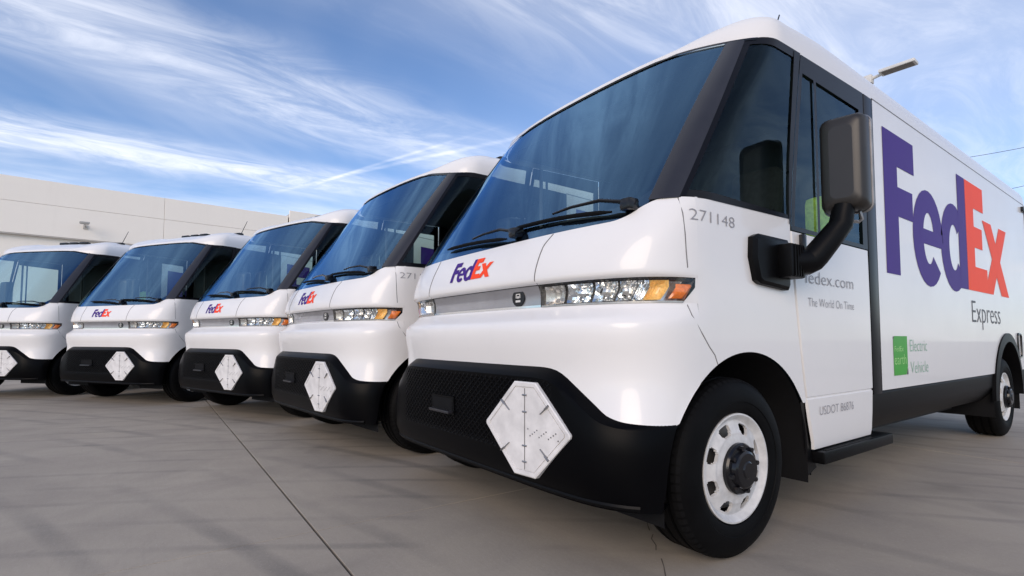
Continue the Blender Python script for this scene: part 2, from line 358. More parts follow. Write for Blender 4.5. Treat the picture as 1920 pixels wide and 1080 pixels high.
# ------------------------------------------------------------------ the setting: warehouse behind the vans
def warehouse():
    # wall plane runs along w; origin where the wall leaves the left of the picture
    d = Vector((-0.0556, 0.9984, 0)); n = Vector((0.9984, 0.0556, 0)); O = Vector((-36.95, -6.96, 0))
    def box(mb, s0, s1, z0, z1, dep0, dep1, ch=0.012):
        # dep: towards the camera positive
        vs = []
        for s_, z_ in ((s0, z0), (s1, z0), (s1, z1), (s0, z1)):
            p = O + d * s_ + n * dep0; vs.append((p.x, p.y, z_))
        cs = ((s0, z0), (s1, z0), (s1, z1), (s0, z1)); ins = ((ch, ch), (-ch, ch), (-ch, -ch), (ch, -ch))
        for s_, z_ in cs:
            p = O + d * s_ + n * (dep1 - ch); vs.append((p.x, p.y, z_))
        for (s_, z_), (a, b) in zip(cs, ins):
            p = O + d * (s_ + a) + n * dep1; vs.append((p.x, p.y, z_ + b))
        f = [(8, 9, 10, 11), (3, 2, 1, 0)] + [(k, (k + 1) % 4, 4 + (k + 1) % 4, 4 + k) for k in range(4)] + [(4 + k, 4 + (k + 1) % 4, 8 + (k + 1) % 4, 8 + k) for k in range(4)]
        mb.add(vs, f)
    w = thing('warehouse', 'long cream tilt-up concrete warehouse behind the row of vans', 'building', tuple(O))
    def part(name, mat, *a, parent=w):
        m = MB(); box(m, *a); m.v = [(x - O.x, y - O.y, z) for x, y, z in m.v]; return m.build(name, mat, parent, smooth=False)
    core = part('core_wall', 'stucco', -26, 15.0, 0, 9.85, -12, -1.22, 0.01)
    joints = [-26, -14.2, -4.7, 7.35, 15.0]
    for a, b in zip(joints[:-1], joints[1:]):
        part('wall_panel', 'stucco', a + 0.006, b - 0.006, 8.606, 10.0, -1.2, 0.0)
        part('wall_panel', 'stucco', a + 0.006, b - 0.006, 6.80, 8.594, -1.2, 0.0)
    part('lower_wall', 'stucco', -26, -1.0, 0, 6.78, -1.2, -1.0)
    part('lower_wall', 'stucco', -1.0, 15.0, 0, 6.78, -1.2, -0.30)
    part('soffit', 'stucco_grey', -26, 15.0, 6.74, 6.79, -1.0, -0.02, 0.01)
    # taller block further along
    t = thing('office_block', 'cream block with a slightly higher parapet past the warehouse end', 'building', tuple(O + d * 15.05))
    P0 = O + d * 15.05
    def part2(name, mat, *a):
        m = MB(); box(m, *a); m.v = [(x - P0.x, y - P0.y, z) for x, y, z in m.v]; return m.build(name, mat, t, smooth=False)
    part2('core_wall', 'stucco_grey', 15.1, 50, 0, 10.2, -14, -0.05, 0.01)
    for a, b in ((15.06, 24.5), (24.5, 34), (34, 50)):
        part2('wall_panel', 'stucco', a + 0.02, b - 0.02, 8.6, 10.42, -0.04, 0.12); part2('wall_panel', 'stucco', a + 0.02, b - 0.02, 0, 8.56, -0.04, 0.12)
    # wall lamp
    s0 = 3.45; q = O + d * s0; zl = 7.55
    L = thing('wall_lamp', 'small grey floodlight on an arm on the cream warehouse wall', 'lamp', (q.x, q.y, zl))
    m = MB(); m.box((0.03, 0, 0), (0.06, 0.22, 0.26), 0.01); m.build('back_plate', 'galvanised', L)
    m = MB(); m.tube([(0.05, 0, 0), (0.35, 0, 0.08), (0.55, 0, 0.14)], 0.035, 8); m.build('arm', 'galvanised', L)
    m = MB(); m.box((0.72, 0, 0.13), (0.36, 0.46, 0.13), 0.03, Matrix.Rotation(0.25, 3, 'Y').to_quaternion()); h = m.build('lamp_head', 'galvanised', L)
    m = MB(); m.box((0.70, 0, 0.06), (0.30, 0.38, 0.02), 0.004, Matrix.Rotation(0.25, 3, 'Y').to_quaternion()); m.build('lens', 'lamp_panel', h)
warehouse()

def street_lamp():
    X, Z = 0.722 * 20, 20.0
    p = CAM + Vector((math.cos(YAW), -math.sin(YAW), 0)) * X + Vector((math.sin(YAW), math.cos(YAW), 0)) * Z
    L = thing('street_lamp', 'tall twin-headed car park lamp rising behind the nearest van', 'street lamp', (p.x, p.y, 0))
    H = 11.15
    m = MB(); m.tube([(0, 0, 0), (0, 0, 5), (0, 0, H + 0.18)], [0.13, 0.11, 0.085], 12); m.build('pole', 'white_metal', L)
    m = MB(); m.tube([(0, 0, 0), (0, 0, 0.02), (0, 0, 0.7)], [0.3, 0.3, 0.28], 16); m.build('base', 'galvanised', L)
    m = MB(); m.box((0, 0, H + 0.1), (0.3, 0.3, 0.34), 0.04); m.build('bracket', 'white_metal', L)
    r = Vector((math.cos(YAW), -math.sin(YAW), 0)); f = Vector((math.sin(YAW), math.cos(YAW), 0))
    for dv, ln in (((r * 0.62 - f * 0.80), 1.15), ((-r * 0.85 + f * 0.35), 0.62)):
        dv = dv.normalized(); a = math.atan2(dv.y, dv.x); q = Matrix.Rotation(a, 3, 'Z').to_quaternion()
        m = MB(); m.tube([dv * 0.08 + Vector((0, 0, H + 0.12)), dv * 0.45 + Vector((0, 0, H + 0.17))], [0.07, 0.06], 8); m.build('arm', 'white_metal', L)
        c = dv * (0.40 + ln * 0.5) + Vector((0, 0, H + 0.22))
        m = MB(); m.box(tuple(c), (ln, 0.52, 0.12), 0.03, q); hd = m.build('lamp_head', 'white_metal', L)
        m = MB(); m.box(tuple(c - Vector((0, 0, 0.056))), (ln * 0.86, 0.42, 0.02), 0.005, q); m.build('lens', 'lamp_panel', hd)
street_lamp()

def power_lines():
    r = Vector((math.cos(YAW), -math.sin(YAW), 0)); f = Vector((math.sin(YAW), math.cos(YAW), 0))
    def at(u, v, Z):
        t = CAM + r * ((u - 949.3) / 964.03 * Z) + f * Z; t.z = CAM.z + (635 - v) / 964.03 * Z; return t
    for (a, b, lab) in (((1690, 304, 52), (2160, 214, 40), 'upper black overhead cable in the sky at the right'), ((1690, 384, 52), (2160, 282, 40), 'lower black overhead cable by the rear of the nearest van')):
        A, B = at(*a), at(*b); pts = []
        for k in range(17):
            t = k / 16; p = A.lerp(B, t); p.z -= 0.5 * 4 * t * (1 - t); pts.append(p - A)
        m = MB(); m.tube(pts, 0.022, 6); o = m.build('overhead_cable', 'cable', None)
        o.location = A; o['label'] = lab; o['category'] = 'cable'; o['group'] = 'overhead cables'
    for (u, Z, v, lab) in ((1690, 52, 290, 'wooden utility pole standing far behind the nearest van'), (2160, 40, 200, 'wooden utility pole at the right carrying overhead cables')):
        p = at(u, v, Z)
        T = thing('utility_pole', lab, 'pole', (p.x, p.y, 0)); m = MB(); m.tube([(0, 0, 0), (0, 0, p.z)], [0.17, 0.12], 10); m.build('pole', 'wood', T)
        m = MB(); m.box((0, 0, p.z - 0.75), (0.12, 1.8, 0.12), 0.01); m.build('crossarm', 'wood', T)
power_lines()

# ------------------------------------------------------------------ the delivery van (x: driver's side, y: rearwards, z: up)
W = 1.05; NEXP = 3.4; YREAR = 6.70; YW1 = 1.0; YW2 = 5.609; RT = 0.37
_yf = pchip([0.28, 0.50, 0.62, 0.70, 0.785, 0.85, 0.92, 0.950, 0.968, 0.990, 1.012, 1.035, 1.085, 1.134, 1.142, 1.155, 1.18, 1.23, 1.30, 1.36, 1.45, 1.70, 2.0, 2.36],
            [0.345, 0.335, 0.330, 0.325, 0.320, 0.306, 0.297, 0.298, 0.306, 0.335, 0.366, 0.388, 0.388, 0.372, 0.356, 0.350, 0.353, 0.368, 0.400, 0.440, 0.503, 0.672, 0.877, 1.130])
_D = pchip([0.2, 1.15, 1.45, 2.0, 2.36], [0.50, 0.50, 0.33, 0.30, 0.30])
_n = pchip([0.2, 0.48, 0.58, 0.68, 0.80, 1.20, 1.45, 2.36], [5.5, 5.5, 4.6, 3.75, 3.4, 3.4, 3.2, 2.4])
def Y(x, z, off=0.0):
    t = min(abs(x) / W, 1.0); n = _n(z); return _yf(z) + _D(z) * (1 - (1 - t ** n) ** (1 / n)) - off
def plan(t, z, off=0.0):                  # t in [-pi/2, pi/2]
    s, c = math.sin(t), max(math.cos(t), 0.0); e = 2 / _n(z)
    w = W + off * 0.6
    return (w * math.copysign(abs(s) ** e, s), _yf(z) - off + _D(z) * (1 - c ** e))
def t_at_x(x, z=1.0): return math.asin(min(1.0, (abs(x) / W) ** (_n(z) / 2)))
def t_at_y(y, z):
    q = 1 - (y - _yf(z)) / _D(z)
    return math.acos(max(0.0, min(1.0, q)) ** (_n(z) / 2)) if q > 0 else PI / 2
def X(y, z):
    q = 1 - (y - _yf(z)) / _D(z)
    if q <= 0: return W
    if q >= 1: return 0.0
    n = _n(z); return W * (1 - q ** n) ** (1 / n)
def arch(y):
    q = (y - 1.06) / 0.53
    return 0.37 + 0.476 * math.sqrt(1 - q * q) if abs(q) < 1 else 0.0
def arch_front(z): return 1.06 - 0.53 * math.sqrt(max(0, 1 - ((z - 0.37) / 0.476) ** 2)) if z > 0.37 else 1.06 - 0.53 - (0.37 - z) * 0.25
_zb = pchip([0, 0.55, 0.62, 0.665, 0.727, 0.816, 0.875, 0.94, 1.05], [0.786, 0.785, 0.779, 0.762, 0.719, 0.652, 0.611, 0.594, 0.588])
def zbump(x): return _zb(abs(x))
_zt = pchip([0, 0.60, 0.80, 0.86, 0.90, 0.94, 0.97, 1.05], [1.362, 1.364, 1.368, 1.385, 1.418, 1.442, 1.450, 1.450])
def zhood(x): return _zt(abs(x))
_ye = pchip([0.30, 0.36, 0.5, 0.612, 0.85, 1.0, 1.2, 1.416, 1.48, 1.9, 2.34], [1.675, 1.657, 1.60, 1.564, 1.520, 1.496, 1.470, 1.453, 1.458, 1.52, 1.605])
def ydoor(z): return _ye(z)
_yq = pchip([1.40, 1.477, 2.31, 2.35], [1.436, 1.436, 1.535, 1.54])
YLAMP = 0.715
ztop = lambda y: lin(2.292, 2.338, min(1, max(0, (y - 1.20) / 1.25)) ** 0.75)
zfront = lambda x: 2.356 - 0.058 * sstep(0.55, 1.02, abs(x))
xws = lambda z: lin(0.918, 0.900, (z - 1.45) / 0.90)
ypil = lambda z: _yf(z) + lin(0.158, 0.152, (z - 1.45) / 0.85)
def wrap(mb, zlo, zhi, yend, ncol=72, nrow=10, rows=None, off=0.0, xmax=None, s0=-1.0, s1=1.0):
    """patch of the front skin; zlo/zhi: functions of x (or numbers); ends at yend (both sides) or |x|=xmax"""
    grid = []
    rows = rows or [i / nrow for i in range(nrow + 1)]
    for v in rows:
        r = []
        for j in range(ncol + 1):
            s = s0 + (s1 - s0) * j / ncol; z = 1.0; x = 0.0
            for _ in range(7):
                lo = zlo(x) if callable(zlo) else zlo; hi = zhi(x) if callable(zhi) else zhi
                z = lo + (hi - lo) * v
                te = t_at_x(xmax(z) if callable(xmax) else xmax, z) if xmax else t_at_y(yend(z) if callable(yend) else yend, z)
                x, y = plan(s * te, z, off)
            r.append((x, y, z))
        grid.append(r)
    mb.grid(grid); return mb
def sidepatch(mb, y0, y1, zlo, zhi, ny, nz, sign=1, off=0.0, rows=None):
    """patch of the flank: y0/y1 functions of z, zlo/zhi functions of y"""
    grid = []
    for v in (rows or [i / nz for i in range(nz + 1)]):
        r = []
        for j in range(ny + 1):
            s = j / ny; z = 1.0; y = 1.0
            for _ in range(8):
                a = y0(z) if callable(y0) else y0; b = y1(z) if callable(y1) else y1; y = a + (b - a) * s
                lo = zlo(y) if callable(zlo) else zlo; hi = zhi(y) if callable(zhi) else zhi; z = lo + (hi - lo) * v
            r.append((X(y, z) + off, y, z))
        grid.append(r)
    m = MB(); m.grid(grid)
    if sign < 0: m = m.mirror()
    mb.add(m.v, m.f); return mb
def strip_line(pts, w, nrm=None):
    """thin groove cord along points on a surface"""
    m = MB(); m.tube(pts, w * 0.5, 6); return m

# --- lettering, built from flat pieces (u to the right, v up, cap height 1)
def ring(cu, cv, ro, ri, a0, a1, n=20):
    q = []
    for k in range(n):
        t0, t1 = math.radians(lin(a0, a1, k / n)), math.radians(lin(a0, a1, (k + 1) / n)); P = lambda r, t: (cu + r[0] * math.cos(t), cv + r[1] * math.sin(t))
        q.append([P(ro, t0), P(ro, t1), P(ri, t1), P(ri, t0)])
    return q
R4 = lambda a, b, c, d: [(a, c), (b, c), (b, d), (a, d)]
LET_P = [R4(0, .255, 0, 1), R4(.255, .605, .77, 1), R4(.255, .555, .415, .625)] \
    + ring(.895, .335, (.355, .375), (.125, .20), 0, 318, 26) + [R4(.70, 1.235, .285, .40)] \
    + ring(1.55, .335, (.355, .375), (.13, .195), 40, 320, 24) + [R4(1.70, 1.935, 0, 1)]
LET_O = [R4(1.94, 2.195, 0, 1), R4(2.195, 2.545, .77, 1), R4(2.195, 2.47, .405, .60), R4(2.195, 2.61, 0, .225),
         [(2.50, .70), (2.82, .70), (3.46, 0), (3.14, 0)], [(2.50, 0), (2.81, 0), (3.02, .24), (2.865, .41)], [(2.945, .475), (3.10, .30), (3.45, .70), (3.14, .70)]]
def letters(pieces, mapf):
    m = MB(); k = 0
    for q in pieces:
        k = 2 if abs(q[0][1] - q[1][1]) < 1e-6 and abs(q[2][1] - q[3][1]) < 1e-6 else 0; m.add([mapf(u, v, k) for u, v in q], [(0, 1, 2, 3)])
    return m
def text_obj(name, body, mat, parent, fn, size, width=None, height=None, thin=-0.012):
    """flat lettering: fn(u, v) -> point; u to the right, v up, in metres; scaled to width"""
    cu = bpy.data.curves.new('lettering', 'FONT'); cu.body = body; cu.size = 1.0; cu.resolution_u = 3; cu.offset = thin
    to = bpy.data.objects.new('lettering_source', cu); C.objects.link(to)
    dg = bpy.context.evaluated_depsgraph_get(); dg.update()
    me = bpy.data.meshes.new_from_object(to.evaluated_get(dg)); C.objects.unlink(to); bpy.data.objects.remove(to)
    co = [v.co.copy() for v in me.vertices]; x0 = min(c.x for c in co); x1 = max(c.x for c in co); y0 = min(c.y for c in co); y1 = max(c.y for c in co)
    sx = (width / (x1 - x0)) if width else size; sy = (height / (y1 - y0)) if height else (size if size else sx)
    v = [fn((c.x - x0) * sx, (c.y - y0) * sy) for c in co]; f = [tuple(p.vertices) for p in me.polygons]
    bpy.data.meshes.remove(me)
    return obj(name, v, f, mat, parent, smooth=False)

def wheel(root, x, y, sign, steer=0.0):
    """wheel built about the origin, outer face towards +x; outer rim plane at x = 0"""
    wo = MB()
    prof = [(-0.20, 0.205), (-0.232, 0.24), (-0.240, 0.29), (-0.232, 0.335), (-0.205, 0.362)]
    gro = (-0.17, -0.115, -0.06)
    xs = np.linspace(-0.20, -0.028, 5)
    for gx in gro: prof += [(gx - 0.016, 0.3685), (gx - 0.009, 0.3685), (gx - 0.007, 0.359), (gx + 0.007, 0.359), (gx + 0.009, 0.3685)]
    prof += [(-0.034, 0.3665), (-0.018, 0.361), (-0.002, 0.345), (0.010, 0.318), (0.0165, 0.285), (0.0165, 0.272), (0.0135, 0.270), (0.013, 0.250), (0.006, 0.232), (-0.004, 0.2245), (-0.03, 0.215)]
    empty_mesh = MB().lathe_x(prof, (0, 0, 0), 80)
    tyre = empty_mesh.build('wheel', 'tyre_side', root, angle=28)
    tyre.location = (x, y, RT); tyre.rotation_euler = (0, 0, steer + (PI if sign < 0 else 0))
    m = MB()
    for k in range(66):
        a = 2 * PI * k / 66; c_, s_ = math.cos(a), math.sin(a); w_ = 0.0135
        pts_ = [(xx, rr * c_ - ww * s_, rr * s_ + ww * c_) for xx, rr, ww in ((-0.036, 0.3675, -w_), (-0.036, 0.3675, w_), (-0.0165, 0.3612, w_), (-0.0165, 0.3612, -w_), (-0.006, 0.3500, -w_ * .8), (-0.006, 0.3500, w_ * .8))]
        m.add(pts_, [(0, 1, 2, 3), (3, 2, 5, 4)])
    sb_ = m.build('tread_shoulder', 'rubber', tyre, smooth=False); sb_['kind'] = 'stuff'
    # rim: lip, dish with eight openings
    m = MB().lathe_x([(-0.03, 0.212), (-0.004, 0.2235), (0.004, 0.2226), (0.005, 0.216), (-0.004, 0.206), (-0.014, 0.199), (-0.018, 0.192)], (0, 0, 0), 80)
    rings = list(np.linspace(0.192, 0.130, 15)) + [0.118, 0.092]; dep = [-0.018 + 0.020 * min(1, k / 11) for k in range(15)] + [0.006, 0.006]
    n = 160; v = []; f = []
    for r_, dx in zip(rings, dep):
        for k in range(n): v.append((dx, r_ * math.cos(2 * PI * k / n), r_ * math.sin(2 * PI * k / n)))
    for i in range(len(rings) - 1):
        rm_ = (rings[i] + rings[i + 1]) / 2
        for k in range(n):
            aa = ((k + 0.5) % 20 - 10) / lin(4.2, 5.6, (rm_ - 0.14) / 0.045); bb = (rm_ - 0.1605) / 0.0225
            if aa ** 4 + bb ** 4 >= 1: f.append((i * n + k, i * n + (k + 1) % n, (i + 1) * n + (k + 1) % n, (i + 1) * n + k))
    base = len(v)   # opening walls
    v2 = [(a - 0.014, b, c) for a, b, c in v]; allv = v + v2
    from collections import Counter
    ec = Counter()
    for q in f:
        for a, b in zip(q, q[1:] + q[:1]): ec[tuple(sorted((a, b)))] += 1
    ff = list(f)
    for (a, b), cnt in ec.items():
        if cnt == 1 and a >= n and b >= n and a < (len(rings) - 1) * n and b < (len(rings) - 1) * n: ff.append((a, b, b + base, a + base))
    m.add(allv, ff)
    m.build('rim', 'rim_white', tyre, angle=40)
    m = MB().lathe_x([(-0.03, 0.214), (-0.19, 0.206), (-0.20, 0.10), (-0.20, 0.0)], (0, 0, 0), 40); m.build('barrel', 'dark_cavity', tyre)
    m = MB().lathe_x([(-0.055, 0.0), (-0.055, 0.176), (-0.075, 0.178), (-0.08, 0.0)], (0, 0, 0), 40); m.build('brake_disc', 'steel', tyre)
    m = MB().lathe_x([(0.002, 0.104), (0.020, 0.104), (0.028, 0.098), (0.030, 0.080), (0.044, 0.075), (0.050, 0.066), (0.051, 0.036), (0.056, 0.030), (0.056, 0.0)], (0, 0, 0), 36)
    for k in range(8):
        a = 2 * PI * k / 8 + 0.2; c = (0.028, 0.088 * math.cos(a), 0.088 * math.sin(a)); m.tube([c, (0.042, c[1], c[2])], [0.0115, 0.010], 6)
    m.build('hub_cap', 'gloss_black', tyre, angle=30)
    return tyre

def lamp(root, sign):
    """headlight: housing recess, chrome bowls, amber units and a clear cover"""
    def S(mb): return mb if sign > 0 else mb.mirror()
    z0, z1 = 1.0385, 1.131
    def P(s, v, off, lift=0.0):        # s: 0 inner end .. 1 outer end
        # the outer end is raked: the lower edge stops short of the tip
        z = z0 + (z1 - z0) * v
        tip = YLAMP - 0.012 - 0.055 * max(0.0, (0.62 - v) / 0.62)
        ta = t_at_x(0.492); tb = t_at_y(tip, z); t = ta + (tb - ta) * s
        x, y = plan(t, z); nx = math.sin(t) ** 1.4; ny = -math.cos(t)
        l = math.hypot(nx, ny) or 1; return (x + nx / l * off, y + ny / l * off, z)
    n = 30
    m = MB(); depth = -0.035
    rows = [[P(j / n, 0, 0.001) for j in range(n + 1)], [P(j / n, 0.06, depth) for j in range(n + 1)], [P(j / n, 0.5, depth - 0.006) for j in range(n + 1)], [P(j / n, 0.94, depth) for j in range(n + 1)], [P(j / n, 1, 0.001) for j in range(n + 1)]]
    m.grid(rows)
    for e in (0, n):
        c = [rows[k][e] for k in range(5)]; m.add(c, [(0, 1, 2, 3, 4)])
    h = S(m).build('headlight', 'lamp_housing', root, angle=30)
    mb = MB(); mb.grid([[(lambda a, b, t: tuple(lin(a[i], b[i], t) for i in range(3)))(P(1.0, v, 0.0005), (X(YLAMP + 0.004, z0 + (z1 - z0) * v) + 0.0003, YLAMP + 0.004, z0 + (z1 - z0) * v), t) for t in (0, .5, 1)] for v in (-0.03, 0, .15, .3, .45, .62, .8, 1, 1.03)]); S(mb).build('lamp_surround', 'white_paint', h)
    # chrome reflector bowls with small bulbs
    for (sa, sb, mat) in ((0.02, 0.135, 'lamp_housing'), (0.15, 0.30, 'chrome'), (0.315, 0.455, 'chrome'), (0.47, 0.575, 'chrome'), (0.585, 0.66, 'chrome'), (0.665, 0.80, 'amber')):
        mb = MB(); nu, nv = 8, 6; rw = []
        for i in range(nv + 1):
            v = 0.10 + 0.80 * i / nv; r = []
            for j in range(nu + 1):
                a = j / nu * 2 - 1; b = i / nv * 2 - 1; dd = -0.004 - 0.030 * (1 - max(abs(a) ** 3, abs(b) ** 3)) + 0.004 * math.sin(j * 2.6) 
                r.append(P(sa + (sb - sa) * j / nu, v, dd))
            rw.append(r)
        mb.grid(rw); S(mb).build('reflector' if mat != 'amber' else 'turn_signal', mat, h, angle=12)
    for sm in (0.225, 0.385, 0.52):
        c = P(sm, 0.5, -0.016); mb = MB(); k = 8
        for i in range(5):
            pass
        mb.tube([P(sm, 0.5, -0.030), P(sm, 0.5, -0.014), P(sm, 0.5, -0.008)], [0.017, 0.017, 0.006], 10); S(mb).build('bulb', 'lamp_housing' if sm > 0.3 else 'chrome', h)
    # side marker
    mb = MB(); rw = []
    for i in range(5):
        v = 0.16 + 0.60 * i / 4; rw.append([P(0.865 + 0.118 * j / 6, v, -0.003 if 0 < i < 4 and 0 < j < 6 else -0.012) for j in range(7)])
    mb.grid(rw); S(mb).build('side_marker', 'orange_lens', h)
    mb = MB(); mb.grid([[P(j / n, 0.86, -0.012) for j in range(n + 1)], [P(j / n, 1.0, -0.001) for j in range(n + 1)]]); S(mb).build('upper_trim', 'gloss_black', h)
    mb = MB(); mb.grid([[P(j / n, -0.03, 0.003) for j in range(n + 1)], [P(j / n, 0.055, 0.0035) for j in range(n + 1)]]); S(mb).build('lower_trim', 'lamp_housing', h)
    mb = MB(); mb.grid([[P(j / n, v, 0.002 + 0.004 * math.sin(v * PI)) for j in range(n + 1)] for v in (0, .25, .5, .75, 1)]); S(mb).build('lens_cover', 'clear_lens', h)
    return h

def mirror_unit(root, sign):
    def S(mb): return mb if sign > 0 else mb.mirror()
    mb = MB(); # mount plate on the flank
    ring_ = [(1.075, 1.335), (1.12, 1.352), (1.375, 1.352), (1.385, 1.34), (1.385, 1.135), (1.372, 1.122), (1.13, 1.138), (1.10, 1.15), (1.068, 1.25)]
    v = [(W - 0.004, y, z) for y, z in ring_] + [(W + 0.022, y, z) for y, z in ring_]; cy, cz = 1.23, 1.24
    v += [(W + 0.034, cy + (y - cy) * 0.88, cz + (z - cz) * 0.88) for y, z in ring_]; n = len(ring_)
    f = [(k, (k + 1) % n, n + (k + 1) % n, n + k) for k in range(n)] + [(n + k, n + (k + 1) % n, 2 * n + (k + 1) % n, 2 * n + k) for k in range(n)] + [tuple(range(2 * n, 3 * n))]
    mb.add(v, f); o = S(mb).build('side_mirror', 'black_plastic', root, angle=30)
    mb = MB(); mb.box((W + 0.055, 1.325, 1.245), (0.075, 0.13, 0.15), 0.012)
    for k in range(4): mb.box((W + 0.095, 1.285 + k * 0.022, 1.245), (0.008, 0.007, 0.14), 0.001)
    S(mb).build('hinge', 'black_plastic', o)
    mb = MB(); mb.tube([(1.085, 1.320, 1.243), (1.11, 1.365, 1.244), (1.140, 1.412, 1.246), (1.150, 1.424, 1.254), (1.162, 1.436, 1.272), (1.20, 1.482, 1.345), (1.235, 1.525, 1.415), (1.245, 1.54, 1.50)], [0.054, 0.058, 0.060, 0.060, 0.059, 0.055, 0.051, 0.046], 12, flat=0.95)
    S(mb).build('arm', 'black_plastic', o, angle=40)
    # head: rounded case, open to the rear
    Rm = Matrix.Rotation(math.radians(7), 3, 'Z'); ctr = Vector((1.245, 1.555, 1.695))
    def loop(w, h, r, yy):
        L = []
        for cx, cz, a0 in ((w - r, h - r, 0), (-w + r, h - r, 90), (-w + r, -h + r, 180), (w - r, -h + r, 270)):
            for k in range(6): a = math.radians(a0 + 18 * k); L.append(Rm @ Vector((cx + r * math.cos(a), yy, cz + r * math.sin(a))) + ctr)
        return L
    prof_ = ((0.058, 0.088, 0.212, 0.030), (0.058, 0.092, 0.217, 0.034), (0.02, 0.094, 0.219, 0.036), (-0.012, 0.091, 0.216, 0.036), (-0.034, 0.083, 0.208, 0.036), (-0.046, 0.070, 0.194, 0.034), (-0.051, 0.046, 0.165, 0.030))
    mb = MB(); mb.grid([[tuple(p) for p in loop(w_, h_, r_, yy)] for yy, w_, h_, r_ in prof_], True); L = loop(0.046, 0.165, 0.030, -0.051); mb.add(L, [tuple(range(len(L)))])
    hd = S(mb).build('head', 'mirror_case', o, angle=60)
    L = loop(0.095, 0.220, 0.036, 0.054); mb = MB(); mb.tube(L + [L[0], L[1]], 0.006, 6, cap=False); S(mb).build('trim', 'steel', hd)
    L = loop(0.086, 0.210, 0.03, 0.0575); mb = MB(); mb.add(L, [tuple(range(len(L)))]); S(mb).build('mirror_glass', 'mirror_glass', hd, smooth=False)
    mb = MB(); mb.tube([(1.285, 1.60, 1.48), (1.292, 1.605, 1.44), (1.28, 1.60, 1.43), (1.25, 1.57, 1.435)], 0.008, 6); S(mb).build('bracket', 'steel', o)
    return o

def wiper(root, px, pz, tx, tz):
    P = lambda x, z, o: (x, Y(x, z) - o * 0.8, z + o * 0.55)
    mb = MB(); mb.box(P(px, pz, 0.02), (0.055, 0.06, 0.05), 0.012); o = mb.build('wiper', 'gloss_black', root)
    mid = (lin(px, tx, 0.55), lin(pz, tz, 0.55) + 0.012)
    mb = MB(); mb.tube([P(px, pz, 0.035), P(lin(px, mid[0], .3), lin(pz, mid[1], .3) + .012, 0.05), P(lin(px, mid[0], .7), lin(pz, mid[1], .7) + .006, 0.046), P(mid[0], mid[1], 0.034)], [0.013, 0.011, 0.009, 0.007], 8, flat=0.7); mb.build('arm', 'gloss_black', o)
    a = (lin(px, tx, 0.10), lin(pz, tz, 0.10) - 0.016); b = (tx, tz)
    pts = [P(lin(a[0], b[0], k / 10), lin(a[1], b[1], k / 10) + 0.010 * math.sin(PI * k / 10), 0.012) for k in range(11)]
    mb = MB(); mb.tube(pts, [0.004] + [0.010] * 9 + [0.004], 8); mb.build('blade', 'rubber', o)

